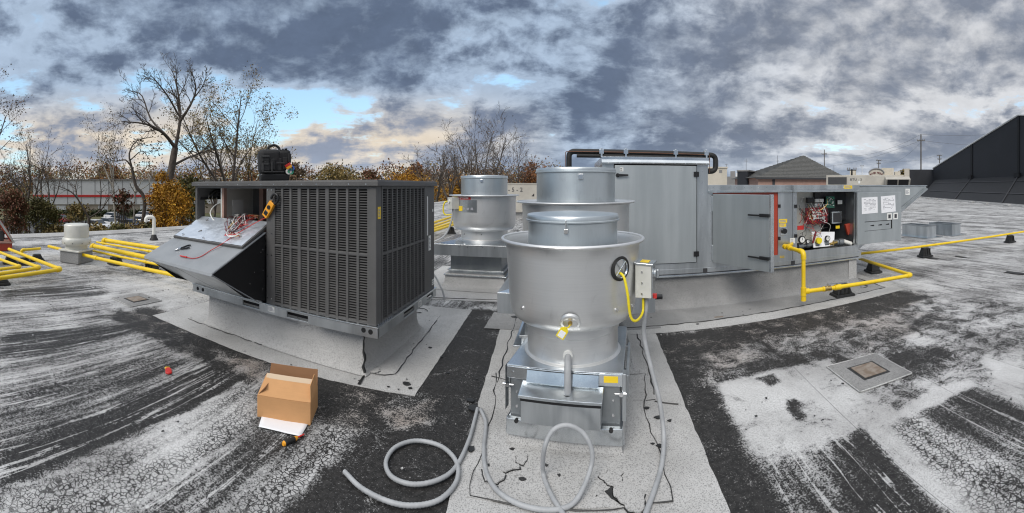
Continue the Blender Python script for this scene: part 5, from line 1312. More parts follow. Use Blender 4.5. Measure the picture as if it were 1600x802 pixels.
# ------------------------------------------------------------------ grey flexible conduit on the roof
def hose(pts, r, label, name='flexible_conduit'):
    P = bezier(pts, 14); b = MB(); L = 0; vsr = []; 
    Q = [P[0]]
    for p in P[1:]:
        d = (p - Q[-1]).length; n = max(1, int(d / .009))
        for k in range(1, n + 1): Q.append(Q[-1].lerp(p, 1 / (n - k + 1)) if n - k + 1 > 0 else p)
    rs = [r * (1.0 + (.06 if i % 2 else -.04)) for i in range(len(Q))]
    b.tube(Q, rs, 10); o = b.build(name, MT['conduit_grey'], None, 80, origin=(P[0].x, P[0].y, 0)); return tag(o, label, 'conduit')
zh = .022
def G(*ps, z=zh): return [g(x, y, z) for x, y in ps]
hose(G((538, 737), (565, 763), (610, 785), (652, 790), (690, 779), (714, 750), (712, 720), (688, 697), (650, 689), (618, 699), (603, 722), (612, 745), (645, 757)) + G((685, 750), (712, 730), (732, 690), (742, 655), (746, 639)), .0128, 'grey flexible conduit coiled once on the roof left of the near fan')
A_ = [g(751, 640, zh), g(759, 662, zh), g(756, 700, zh), g(759, 735, zh), g(775, 765, zh), g(808, 787, zh), g(850, 797, zh), g(885, 793, zh)]
def ay(px, py, Y): return at(px, py, Y)
A_ += [g(905, 775, .04), ay(922, 735, 2.24), ay(925, 705, 2.27), ay(912, 678, 2.29), ay(888, 665, 2.30), ay(865, 672, 2.28), ay(851, 700, 2.22), g(849, 740, .03), g(862, 775, zh), g(885, 812, zh), g(905, 850, zh)]
hose(A_, .0128, 'grey flexible conduit looping up against the near fan base')
bx3 = JM @ Vector((.0, .01, -.12))
hose([bx3, bx3 + Vector((.005, -.01, -.06)), ad(1006, 520, 2.74), ad(1016, 570, 2.70), ad(1030, 625, 2.64), ad(1037, 680, 2.58), g(1034, 725, zh), g(1024, 762, zh), g(1010, 800, zh), g(996, 840, zh)], .0145, 'grey flexible conduit hanging from the switch box of the near fan')

# ------------------------------------------------------------------ cardboard box, sheet of paper and hand tools
k0, k1 = g(402, 652), g(485, 666); dx = (k1 - k0); W = dx.length; th = math.atan2(dx.y, dx.x)
KM = Matrix.Translation((k0.x, k0.y, .004)) @ Matrix.Rotation(th, 4, 'Z'); Dk, Hk, t_ = .245, .150, .004
bx = thing('cardboard_box', 'open brown cardboard box standing on the worn roof', 'box', (k0.x, k0.y, 0))
b = MB(KM); b.box(0, W, 0, t_, 0, Hk); b.build('front_wall', MT['cardboard'], bx)
b = MB(KM); b.box(0, W, Dk - t_, Dk, 0, Hk); b.build('back_wall', MT['cardboard'], bx)
for x in (0, W - t_):
    b = MB(KM); b.box(x, x + t_, t_, Dk - t_, 0, Hk); b.build('side_wall', MT['cardboard'], bx)
b = MB(KM); b.box(t_, W - t_, t_, Dk - t_, 0, t_); b.build('bottom', MT['cardboard_in'], bx)
def flap(pts, vec, name, m='cardboard'):
    b = MB(KM); b.prism(pts, vec); return b.build(name, MT[m], bx)
ff_ = flap([(.002, .001, Hk), (W - .002, .001, Hk), (W - .01, .165, Hk + .072), (.012, .165, Hk + .078)], (0, -.001, .004), 'front_flap')
b = MB(KM); b.prism([(.02, .135, Hk + .0665), (W - .02, .135, Hk + .0625), (W - .012, .172, Hk + .080), (.014, .172, Hk + .086)], (0, -.0005, .0012)); b.build('packing_tape', MT['packing_tape'], ff_)
flap([(.002, Dk - .002, Hk), (.012, Dk + .03, Hk + .115), (W - .008, Dk + .035, Hk + .105), (W - .002, Dk - .002, Hk)], (0, .004, .001), 'rear_flap', 'cardboard_in')
flap([(W - .003, .004, Hk), (W - .003, Dk - .004, Hk), (W - .022, Dk - .03, Hk + .10), (W - .018, .06, Hk + .085)], (.004, 0, .0005), 'side_flap')
flap([(.003, .004, Hk), (.05, .03, Hk + .045), (.05, Dk - .03, Hk + .05), (.003, Dk - .004, Hk)], (.0, 0, .004), 'side_flap', 'cardboard_in')
pp = [g(*q, z=.006) for q in ((404, 668), (470, 683), (486, 655), (412, 642))]
N = 10; b = MB()
for j in range(N + 1):
    for i in range(N + 1):
        u, v = i / N, j / N; p = (pp[0] * (1 - u) + pp[1] * u) * (1 - v) + (pp[3] * (1 - u) + pp[2] * u) * v
        b.v.append((p.x, p.y, .010 + .008 * max(0, .35 - v) * math.sin(u * 3 + .4) + .002 * mnoise.noise((u * 4, v * 4, 2))))
for j in range(N):
    for i in range(N):
        k = j * (N + 1) + i; b.f.append((k, k + 1, k + N + 2, k + N + 1)); b.mi.append(0)
o = b.build('paper_sheet', MT['paper'], None, 180, origin=(pp[0].x, pp[0].y, 0)); sl_ = o.modifiers.new('thickness', 'SOLIDIFY'); sl_.thickness = .0012
tag(o, 'white sheet of paper half under the cardboard box', 'paper')
a, c = g(443, 694, .02), g(475, 679, .012)
sd_ = thing('screwdriver', 'screwdriver with black and orange grip lying by the paper', 'screwdriver', a)
dd = (c - a).normalized(); L = (c - a).length
b = MB(); b.tube([a, a + dd * .008, a + dd * .03, a + dd * .06, a + dd * .09], [.010, .0165, .0175, .016, .0165], 10); b.build('grip', MT['black_rubber'], sd_, 50)
b = MB(); b.tube([a - dd * .004, a + dd * .007], [.012, .017], 10); b.build('end_cap', MT['orange_plastic'], sd_, 50)
b = MB(); b.tube([a + dd * .088, a + dd * .10, a + dd * .115], [.0168, .013, .009], 10); b.build('grip_band', MT['orange_plastic'], sd_, 50)
b = MB(); b.tube([a + dd * .11, a + dd * L * 1.0], .005, 8); b.build('shank', MT['red'], sd_, 50)
a = g(263, 581, .006)
rt = thing('hand_tool', 'small red and yellow hand tool lying on the black streaked roof', 'hand tool', a)
M = Matrix.Translation(a) @ Matrix.Rotation(R(-28), 4, 'Z')
b = MB(M); b.prism([(-.05, -.02, 0), (.045, -.03, 0), (.065, -.005, 0), (.05, .028, 0), (-.02, .03, 0), (-.06, .012, 0)], (0, 0, .018)); b.build('case', MT['red'], rt, bevel=.008, seg=3)
b = MB(M); b.prism([(-.07, -.022, 0), (-.045, -.028, 0), (-.04, .016, 0), (-.065, .02, 0)], (0, 0, .016)); b.build('bumper', MT['yellow_plastic'], rt, bevel=.005)
a, c = at(1117, 495, 5.0), 0
a = g(1123, 495.5, .014)
tag(MB(Matrix.Translation(a) @ Matrix.Rotation(R(-6), 4, 'Z')).box(-.055, .055, -.016, .016, -.010, .004).build('wood_scrap', MT['rust_plate'], None, bevel=.003, origin=a), 'small brown wood scrap on the pale sheet before the air handler', 'scrap')

# ------------------------------------------------------------------ galvanized curbs waiting on the roof, right
def loose_curb(x, y0, y1, w, label):
    t = thing('roof_curb_frame', label, 'curb frame', (x + w / 2, (y0 + y1) / 2, 0), 'galvanized curb frames')
    for a in ((x, x + .03, y0, y1), (x + w - .03, x + w, y0, y1), (x + .03, x + w - .03, y0, y0 + .03), (x + .03, x + w - .03, y1 - .03, y1)):
        b = MB(); b.box(a[0], a[1], a[2], a[3], .02, .36); b.build('side', MT['galv'], t, bevel=.004)
    b = MB(); f = .16; b.prism([(x - f, y0 - f, .008), (x + w + f, y0 - f, .008), (x + w + f, y1 + f, .008), (x - f, y1 + f, .008)], (0, 0, .014)); b.build('flange', MT['galv_bright'], t)
    b = MB(); b.box(x - .02, x + w + .02, y0 - .02, y0 + .045, .36, .385); b.box(x - .02, x + .045, y0 + .045, y1, .36, .385); b.box(x + w - .045, x + w + .02, y0 + .045, y1, .36, .385); b.box(x + .045, x + w - .045, y1 - .045, y1, .36, .385); b.build('nailer', MT['galv_dark'], t, bevel=.003)
loose_curb(9.72, 8.45, 9.55, .42, 'galvanized curb frame nearest the open paper-covered door')
loose_curb(10.72, 8.25, 9.25, .46, 'galvanized curb frame further right, above the long yellow pipe')

# ------------------------------------------------------------------ cropped unit with raised lid at the left edge
lu = g(6, 393); 
fr = thing('roof_hatch', 'rust red framed hatch with slanted grey lid at the left edge', 'roof hatch', lu)
sdl = Vector((math.cos(bear(6)), -math.sin(bear(6)), 0)); fwd = Vector((math.sin(bear(6)), math.cos(bear(6)), 0))
LM = Matrix(((sdl.x, fwd.x, 0, lu.x), (sdl.y, fwd.y, 0, lu.y), (0, 0, 1, 0), (0, 0, 0, 1)))
b = MB(LM); b.box(-1.3, .21, 0, .9, .01, .20); b.build('frame', MT['red_paint'], fr, bevel=.01)
b = MB(LM); b.box(-1.3, .22, -.03, .95, .20, .235); b.build('frame_cap', MT['brick_pink'], fr, bevel=.006)
b = MB(LM); b.prism([(.22, -.02, .22), (.28, -.02, .22), (-.62, -.02, 1.55), (-.68, -.02, 1.55)], (0, .05, 0)); b.build('lid_strut', MT['galv'], fr, bevel=.005)
b = MB(LM); b.prism([(.16, .05, .24), (.22, .05, .24), (-.66, .05, 1.55), (-.72, .05, 1.55)], (0, .85, 0)); b.build('lid', MT['red_paint'], fr, bevel=.005)
b = MB(LM); b.box(-1.25, .02, .5, .8, .235, .42); b.box(-.10, .0, .1, .2, .235, .5); b.build('machinery', MT['dark_in'], fr, bevel=.01)

# loose bits of black wire by the curbs
def curl(px, py, seed, label):
    rr = random.Random(seed); c = g(px, py, .02); P = [c]
    a = rr.uniform(0, 6)
    for k in range(9): a += rr.uniform(.2, 1.0); P.append(P[-1] + Vector((math.cos(a), math.sin(a), 0)) * .045 + Vector((0, 0, rr.uniform(0, .012) * (1 if k % 2 else -1))))
    tag(MB().tube(bezier(P, 4), .005, 5).build('loose_wire', MT['black_rubber'], None, 80, origin=(c.x, c.y, .012)), label, 'wire', 'loose wire ends')
curl(668, 486, 3, 'curl of black wire by the right corner of the louvred unit'); curl(733, 446, 8, 'curl of black wire at the labelled fan curb'); curl(1345, 448, 5, 'curl of black wire at the corner of the long curb'); curl(826, 516, 9, 'curl of black wire left of the near fan neck')
# ------------------------------------------------------------------ trees
def leaf_cloud(b, pts, n, size, spread, rr, flat=1.0, mi=0):
    V = []; Fc = []
    for _ in range(n):
        c = rr.choice(pts); p = Vector((c[0] + rr.gauss(0, spread), c[1] + rr.gauss(0, spread), c[2] + rr.gauss(0, spread * flat)))
        u = Vector((rr.gauss(0, 1), rr.gauss(0, 1), rr.gauss(0, 1))).normalized(); w = u.orthogonal().normalized(); s = size * rr.uniform(.6, 1.4); u = u * s; w = w * s * .62
        o = len(V); V += [p - u, p - w * .8 + u * .1, p + u, p + w]; Fc.append((o, o + 1, o + 2, o + 3))
    b._add(V, Fc, mi)
def skeleton(limbs, rr, levels=3, kids=(5, 4, 4), ratio=.55, spread=.9, up=.25, twig=.014, minr=.009, wig=.16):
    """limbs: list of (points, r0, r1); returns tubes and the twig tips"""
    tubes = []; tips = []
    def rec(P, r0, r1, lev):
        n = len(P); tubes.append((P, [r0 + (r1 - r0) * i / (n - 1) for i in range(n)], 6 if r0 > .06 else (4 if r0 > .025 else 3)))
        L = sum((P[i + 1] - P[i]).length for i in range(n - 1))
        if lev >= levels: tips.append(P[-1]); tips.append(P[n // 2]); return
        k = kids[min(lev, len(kids) - 1)]
        for j in range(k):
            t = (.30 + .70 * (j + rr.uniform(.1, .9)) / k) if lev else (.35 + .65 * (j + rr.uniform(.1, .9)) / k)
            f = t * (n - 1); i = min(int(f), n - 2); p = P[i].lerp(P[i + 1], f - i); d = (P[i + 1] - P[i]).normalized()
            side = Vector((rr.gauss(0, 1), rr.gauss(0, 1), rr.gauss(0, .6))); side -= d * side.dot(d)
            if side.length < 1e-3: continue
            nd = (d * rr.uniform(.5, 1.0) + side.normalized() * spread * rr.uniform(.6, 1.2) + Vector((0, 0, up))).normalized()
            l = L * ratio * rr.uniform(.6, 1.15) * (1.15 - .45 * t); rr0 = max(minr, (r0 + (r1 - r0) * t) * .58); Q = [p]; m = 4
            for s in range(m):
                nd = (nd + Vector((rr.gauss(0, wig), rr.gauss(0, wig), rr.gauss(0, wig) + up * .12))).normalized(); Q.append(Q[-1] + nd * l / m)
            rec(Q, rr0, max(minr * .6, rr0 * .35), lev + 1)
    for P, r0, r1 in limbs: rec([Vector(p) for p in P], r0, r1, 0)
    return tubes, tips
def make_tree(name, label, base, trunk, limbs, seed, leaf=None, nleaf=0, lsize=.12, lspread=.35, bark='bark', group=None, lfilter=None, **kw):
    """trunk: (points, r0, r1); limbs: more of the same, grown into branches and twigs"""
    rr = random.Random(seed); t = thing(name, label, 'tree', base, group)
    b = MB(); b.tube(bezier(trunk[0], 5), [trunk[1] + (trunk[2] - trunk[1]) * i / (5 * (len(trunk[0]) - 1)) for i in range(5 * (len(trunk[0]) - 1) + 1)], 8); b.build('trunk', MT[bark], t, 60)
    tubes, tips = skeleton([(bezier(P, 3), r0, r1) for P, r0, r1 in limbs], rr, **kw)
    b = MB()
    for P, rs, n in tubes: b.tube(P, rs, n, cap=False)
    b.build('branches', MT[bark], t, 60)
    if leaf:
        if lfilter: tips = [p for p in tips if lfilter(p, rr)]
        b = MB(); leaf_cloud(b, tips, nleaf, lsize, lspread, rr); b.build('crown', MT[leaf], t)
    return t
def rand_tree(name, label, px, d, top, seed, w=.35, leaf=None, nleaf=0, lsize=.12, lspread=.4, bark='bark', stems=1, fork=.35, lean=0, group=None, r=.16, base_z=None, **kw):
    """upright tree by picture column, distance and crown top row"""
    rr = random.Random(seed); base = gl(px, d); bz = GZ if base_z is None else base_z; topz = CAMZ - (top - YH) * d / F; H = topz - bz; base.z = bz
    fk = base + Vector((rr.uniform(-.3, .3) + lean * .3, rr.uniform(-.3, .3), H * fork)); limbs = []
    for s in range(3 + stems):
        q = 2 * math.pi * (s + rr.uniform(0, .6)) / (3 + stems); sp = H * w * rr.uniform(.5, 1.0); z1 = bz + H * rr.uniform(.72, .98) if s else topz
        e = Vector((base.x + math.cos(q) * sp * (1 if s else .25) + lean, base.y + math.sin(q) * sp * (1 if s else .25), z1)); m = fk.lerp(e, .5) + Vector((rr.uniform(-.5, .5), rr.uniform(-.5, .5), rr.uniform(-.2, .5)))
        limbs.append(([fk, m, e], r * .62, r * .16))
    return make_tree(name, label, base, ([base, base.lerp(fk, .5) + Vector((rr.uniform(-.2, .2), rr.uniform(-.2, .2), 0)), fk], r, r * .75), limbs, seed, leaf, nleaf, lsize, lspread, bark, group, **kw)

# tall bare tree beyond the roof edge, limb by limb
DT = 27.0
def tp_(px, py, dd=0): return ad(px, py, DT + dd)
tr0 = gl(258, DT); tr0.z = GZ
make_tree('bare_tree', 'tallest bare tree with spreading limbs behind the orange bush', tr0, ([tr0, tp_(261, 320), tp_(264, 288), tp_(272, 240), tp_(274, 230)], .30, .20), [
    ([tp_(274, 231), tp_(281, 190), tp_(279, 150, .6), tp_(272, 118, 1)], .14, .035), ([tp_(281, 190), tp_(297, 165, -.5), tp_(306, 140, -1), tp_(300, 112, -1.4)], .10, .025),
    ([tp_(274, 231), tp_(255, 208, -.8), tp_(228, 194, -1.6), tp_(190, 190, -2.2)], .13, .025), ([tp_(258, 210), tp_(235, 185, .8), tp_(222, 150, 1.6), tp_(206, 142, 2)], .08, .02),
    ([tp_(268, 260), tp_(295, 246, 1), tp_(318, 238, 2), tp_(345, 225, 3)], .10, .02), ([tp_(279, 180), tp_(262, 150, -1), tp_(245, 128, -1.5), tp_(236, 118, -2)], .07, .02),
    ([tp_(306, 150, -1), tp_(318, 132, -1.5), tp_(324, 112, -2)], .05, .018)], 5, levels=3, kids=(9, 7, 5), ratio=.42, spread=.85, up=.18, minr=.010)
rand_tree('tan_tree', 'tall tree with sparse tan leaves left of the tool bag', 362, 30, 150, 21, .30, 'leaf_tan', 4800, .056, .2, r=.2, fork=.42, levels=3, kids=(6, 5, 3), stems=2, ratio=.5)
rand_tree('tan_tree', 'lower tan-leaved tree with thin stems just left of the tool bag', 392, 34, 190, 22, .25, 'leaf_tan', 4200, .066, .24, r=.13, fork=.3, levels=3, kids=(5, 4, 3), stems=1)
rand_tree('bare_tree', 'bare grey tree rising behind the open control compartment', 330, 38, 195, 23, .26, 'leaf_brown', 700, .06, .5, r=.13, fork=.35, levels=3, kids=(6, 4, 3), stems=2)
rand_tree('birch', 'pale trunked birch with a few brown leaves, left of the tall bare tree', 186, 33, 192, 31, .20, 'leaf_brown', 900, .06, .3, 'bark_pale', r=.11, fork=.55, levels=3, kids=(5, 4, 3), lean=-.8)
rand_tree('birch', 'slim leaning pale birch trunk behind the white vent pipe', 214, 34, 252, 32, .14, None, 0, bark='bark_pale', r=.08, fork=.7, levels=2, kids=(4, 3), lean=.8)
DT = 30.0
b0 = gl(206, DT); b0.z = GZ
make_tree('bare_tree', 'dark crooked bare tree between the birch and the tallest tree', b0, ([b0, tp_(226, 322), tp_(212, 290), tp_(206, 262)], .16, .11), [
    ([tp_(206, 262), tp_(202, 240), tp_(214, 220), tp_(240, 214)], .09, .02), ([tp_(206, 262), tp_(196, 250), tp_(180, 252, 1), tp_(165, 246, 1)], .07, .02), ([tp_(204, 250), tp_(222, 236, -1), tp_(234, 250, -1)], .05, .015)], 41, 'leaf_brown', 300, .08, .3, levels=3, kids=(5, 4, 3), ratio=.5, up=.12)
DT = 26.0; b0 = gl(138, DT); b0.z = GZ
make_tree('bare_tree', 'small forked bare tree right above the exhaust cap', b0, ([b0, tp_(139, 360), tp_(139, 343), tp_(139, 341)], .13, .10), [
    ([tp_(139, 341), tp_(122, 312), tp_(108, 298), tp_(82, 288)], .075, .015), ([tp_(122, 312), tp_(118, 292, 1), tp_(126, 262, 1.5)], .05, .012), ([tp_(139, 341), tp_(158, 328), tp_(172, 308), tp_(186, 296)], .06, .012), ([tp_(156, 328), tp_(158, 300, -1), tp_(154, 262, -1.5)], .045, .012)], 42, None, levels=3, kids=(6, 5, 3), ratio=.5, up=.2)
rand_tree('bare_tree', 'bare shrubby tree at the left edge with dark crossing limbs', 38, 29, 226, 43, .24, 'leaf_tan', 400, .06, .3, r=.14, fork=.45, levels=3, kids=(6, 5, 3), stems=2)
rand_tree('bare_tree', 'fine twigged bare tree second from the left edge', 72, 34, 228, 44, .22, 'leaf_brown', 200, .06, .4, r=.11, fork=.4, levels=3, kids=(6, 5, 3), stems=2)
rand_tree('leafy_tree', 'tree whose brown leafed branch reaches in at the left edge', -38, 24, 150, 45, .24, 'leaf_brown', 1500, .055, .25, r=.15, fork=.5, levels=3, kids=(5, 4, 3))
for i, (px, d, top, w, s, lb) in enumerate([(757, 52, 206, .36, 51, 'tallest bare tree behind the labelled fan'), (700, 55, 232, .34, 52, 'bare tree right of the louvred unit, left of the tallest one there'), (678, 48, 246, .30, 53, 'low bare tree leaning over the right end of the louvred unit'), (800, 56, 236, .32, 54, 'bare tree with ragged top left of the middle fan cover'), (728, 60, 238, .32, 55, 'bare tree just left of the labelled fan cover')]):
    rand_tree('bare_tree', lb, px, d, top, s, w, 'leaf_brown', 260, .09, .5, r=.18, fork=.38, group='bare trees beyond the unit', levels=3, kids=(6, 5, 4), stems=3, ratio=.52, minr=.016)
# dense autumn crowns and shrubs
def bush(name, label, px, d, rx, top, bot, seed, leaf, n, lsize, group=None, cat='shrub', twigs=True):
    rr = random.Random(seed); c = gl(px, d); zt = CAMZ - (top - YH) * d / F; zb_ = max(GZ, CAMZ - (bot - YH) * d / F); R_ = rx * d / F
    t = thing(name, label, cat, (c.x, c.y, GZ), group); pts = []
    for k in range(46):
        q = rr.uniform(0, 6.283); v = rr.random() ** .7; e = math.sqrt(max(0, 1 - (2 * v - 1) ** 2)) * rr.uniform(.45, 1.05) * R_
        pts.append(Vector((c.x + math.cos(q) * e, c.y + math.sin(q) * e, zb_ + (zt - zb_) * (v * .92 + rr.uniform(0, .06)))))
    b = MB()
    for p in pts[::2]: b.tube([(c.x + rr.uniform(-.2, .2), c.y + rr.uniform(-.2, .2), GZ), ((c.x + p.x) / 2, (c.y + p.y) / 2, (GZ + p.z) / 2 + .3), p], [.06, .035, .012], 4, cap=False)
    b.build('trunk', MT['bark'], t)
    b = MB(); leaf_cloud(b, pts, n, lsize, R_ * .20, rr, .8); b.build('crown', MT[leaf], t)
    return t
bush('orange_bush', 'bright orange-yellow bush against the left side of the unit', 268, 22, 34, 288, 372, 61, 'leaf_orange', 6500, .06)
bush('orange_bush', 'narrow orange bush climbing the trunk of the tallest bare tree', 252, 24, 13, 268, 330, 62, 'leaf_orange', 1100, .08)
bush('green_bush', 'olive green shrub behind the orange bush', 292, 30, 26, 278, 340, 63, 'leaf_green', 2200, .12)
bush('red_bush', 'dull red and green shrub at the left edge above the yellow pipes', 18, 21, 26, 302, 392, 64, 'leaf_red', 5500, .06)
bush('green_bush', 'green brown shrub left of the exhaust cap', 62, 23, 28, 312, 385, 65, 'leaf_green', 5500, .06)
bush('red_bush', 'small red shrub by the pale birch trunk', 192, 33, 14, 298, 332, 66, 'leaf_red', 500, .11)
bush('tan_bush', 'tan shrub behind the small forked tree', 122, 34, 16, 318, 345, 67, 'leaf_tan', 500, .12)
for i, (px, rx) in enumerate(((85, 20), (118, 18), (150, 20), (182, 18), (212, 20), (238, 16))):
    bush('low_shrub', ['leftmost', 'second', 'third', 'fourth', 'fifth', 'rightmost'][i] + ' of the low green-brown shrubs along the roof edge', px, 20.5 + i * .4, rx, 352 - i * 1.2, 392, 70 + i, 'leaf_green' if i % 2 else 'leaf_tan', 900, .075, 'shrubs along the roof edge')
for px, d, rx, top, leaf, s, lb in ((168, 165, 26, 262, 'leaf_rust', 81, 'rust brown tree crown over the white warehouse'), (645, 75, 24, 256, 'leaf_rust', 82, 'rust red round tree behind the right end of the unit'), (640, 62, 46, 274, 'leaf_orange', 83, 'orange tree low behind the right end of the unit'), (716, 66, 24, 276, 'leaf_orange', 84, 'orange brown shrub left of the labelled fan'), (832, 70, 24, 256, 'leaf_rust', 85, 'rust orange tree left of the middle fan cover'), (462, 85, 16, 254, 'leaf_brown', 86, 'brown bare-looking crown right of the tool bag'), (525, 90, 40, 262, 'leaf_tan', 87, 'broad olive tan tree beyond the louvred unit'), (578, 85, 22, 268, 'leaf_red', 88, 'dull red tree beyond the louvred unit'), (770, 68, 40, 266, 'leaf_brown', 89, 'brown thicket behind the labelled fan')):
    bush('autumn_tree', lb, px, d, rx, top, 380, s, leaf, 4600, .0026 * d, 'autumn trees on the skyline', 'tree')
# far wood: one mass
rr = random.Random(99); P1 = []; P2 = []; P3 = []
for px in range(-60, 880, 5):
    for row in range(3):
        d = 125 + row * 22 + rr.uniform(-6, 6); c = gl(px + rr.uniform(-4, 4), d); h = (12.0 if px < 420 else (10.6 if px < 600 else 11.6)) + rr.uniform(-1.8, 2.0) + .9 * row
        for k in range(7): (P1, P2, P3)[rr.choice((0, 0, 1, 2, 0))].append(Vector((c.x + rr.uniform(-1.6, 1.6), c.y + rr.uniform(-1.6, 1.6), GZ + h * rr.uniform(.25, 1))))
b = MB()
for i, P_ in enumerate((P1, P2, P3)): leaf_cloud(b, P_, 15000, .36, 1.2, rr, .8, mi=i)
o = b.build('far_wood', [MT['leaf_brown'], MT['leaf_tan'], MT['leaf_rust']]); tag(o, 'distant brown autumn wood along the horizon', kind='stuff')

# ------------------------------------------------------------------ white warehouse across the parking lot
def wallbox(b, A, B, depth, z0, z1, mi=0):
    d = (B - A); n = Vector((-d.y, d.x, 0)).normalized() * depth
    if n.dot(A) < 0: n = -n
    pts = [Vector((p.x, p.y, z0)) for p in (A, B, B + n, A + n)]; b.prism(pts, (0, 0, z1 - z0), mi)
WA, WB = gl(52, 99), gl(345, 103)
wh = thing('warehouse', 'long white warehouse with red stripe beyond the parking lot', 'warehouse', ((WA.x + WB.x) / 2, (WA.y + WB.y) / 2, GZ))
b = MB(); wallbox(b, WA, WB, 40, -2.7, 3.05); b.build('upper_wall', MT['wall_white'], wh)
n_in = Vector((-(WB - WA).y, (WB - WA).x, 0)).normalized(); n_in = n_in if n_in.dot(WA) > 0 else -n_in
b = MB(); wallbox(b, WA + n_in * .3, WB + n_in * .3, 39, GZ, -2.7); b.build('lower_wall', MT['wall_tan'], wh)
b = MB(); wallbox(b, WA - n_in * .15, WB - n_in * .15, .15, -.95, -.45); b.build('red_stripe', MT['red'], wh)
b = MB(); wallbox(b, WA - n_in * .25, WB - n_in * .25, .25, 2.95, 3.25); b.build('parapet', MT['wall_grey'], wh)
for k in range(14):
    A_ = WA.lerp(WB, (k + .5) / 14); B_ = WA.lerp(WB, (k + .5) / 14 + .003); b = MB(); wallbox(b, A_ - n_in * .06, B_ - n_in * .06, .06, -2.7, 2.95); b.build('panel_joint', MT['wall_grey'], wh)
for k, f in enumerate((.12, .34, .56, .8)):
    A_ = WA.lerp(WB, f); B_ = WA.lerp(WB, f + .05); b = MB(); wallbox(b, A_ + n_in * .22, B_ + n_in * .22, .08, GZ + .1, -3.0); b.build('dock_door', MT['wall_white'], wh)
for i, (a, c) in enumerate(((85, 132), (205, 245), (140, 200))):
    A_, B_ = gl(a, 90), gl(c, 90); rr = random.Random(i); b = MB(); pts = [A_.lerp(B_, k / 30) + Vector((0, 0, GZ + .4 + .7 * (k % 3) / 2)) for k in range(31)]
    leaf_cloud(b, pts, 1500, .2, .45, rr, .6); o = b.build('hedge', MT['hedge'], None, origin=(A_.x, A_.y, GZ)); tag(o, ['clipped green hedge left of the birch before the warehouse', 'clipped green hedge right of the birch before the warehouse', 'clipped green hedge in the middle before the warehouse'][i], 'hedge')
# parked cars
def car(px, d, yaw, paint, label):
    c = gl(px, d); M = Matrix.Translation((c.x, c.y, GZ + .07)) @ Matrix.Rotation(yaw, 4, 'Z'); t = thing('parked_car', label, 'car', (c.x, c.y, GZ + .07), 'cars in the parking lot')
    b = MB(M); low = [(-2.2, .35), (-2.25, .75), (-2.1, .95), (-1.2, 1.0), (1.1, .98), (2.05, .82), (2.25, .62), (2.22, .32)]
    b.prism([(x, -.88, z) for x, z in low], (0, 1.76, 0)); b.build('body', paint, t, bevel=.08)
    b = MB(M); vs = [(x, y, z) for y, k in ((-.82, 1), (.82, 1)) for x, z in ((-2.0, .97), (-1.35, 1.45), (.25, 1.47), (1.1, .97))]
    vs = [(x, y * (.84 if z > 1.2 else 1), z) for x, y, z in vs]; b._add(vs, [(0, 1, 2, 3), (7, 6, 5, 4), (0, 4, 5, 1), (2, 6, 7, 3), (3, 7, 4, 0)]); b.build('windows', MT['car_glass'], t)
    b = MB(M); b.prism([(-1.42, -.70, 1.44), (.30, -.70, 1.46), (.30, .70, 1.46), (-1.42, .70, 1.44)], (0, 0, .05)); b.build('cabin_roof', paint, t, bevel=.04)
    for x in (-1.4, 1.4):
        for s in (-1, 1):
            b = MB(M); b.disc((x, s * .72, .32), .32, (0, s, 0), .2, 16); b.build('wheel', MT['tyre'], t)
mat('car_white', (.70, .70, .70), .25); mat('car_silver', (.38, .39, .41), .25, .5); mat('car_blue', (.05, .08, .16), .2); mat('car_dark', (.03, .03, .035), .2); mat('car_red', (.22, .03, .03), .2)
for px, d, y, m, lb in ((153, 62, .3, 'car_white', 'white car just right of the exhaust cap'), (172, 66, .2, 'car_white', 'white car in the middle of the row beneath the birch'), (188, 72, .4, 'car_dark', 'dark car behind the white ones'), (206, 63, .5, 'car_blue', 'dark blue car left of the vent pipe'), (178, 80, .2, 'car_white', 'white car furthest back by the lawn'), (226, 70, .4, 'car_silver', 'silver car behind the vent pipe'), (72, 63, .3, 'car_dark', 'dark car left of the exhaust cap'), (228, 82, .2, 'car_white', 'white car furthest right by the orange bush'), (95, 74, .3, 'car_red', 'dull red car behind the dark one')):
    car(px, d, y, MT[m], lb)

# ------------------------------------------------------------------ roofs and buildings to the right
def roofbox(px0, px1, d, top, z0, m, name, label, cat, depth=6.0):
    A_, B_ = gl(px0, d), gl(px1, d); z1 = CAMZ - (top - YH) * d / F; t = thing(name, label, cat, ((A_.x + B_.x) / 2, (A_.y + B_.y) / 2, z0))
    b = MB(); wallbox(b, A_, B_, depth, z0, z1); b.build('wall', MT[m], t, bevel=.02)
    return t, A_, B_, z1
def front(A_, B_, fx, off=.02):
    d = (B_ - A_); n = Vector((-d.y, d.x, 0)).normalized(); n = n if n.dot(A_) > 0 else -n
    return A_.lerp(B_, fx) - n * off, d.normalized(), n
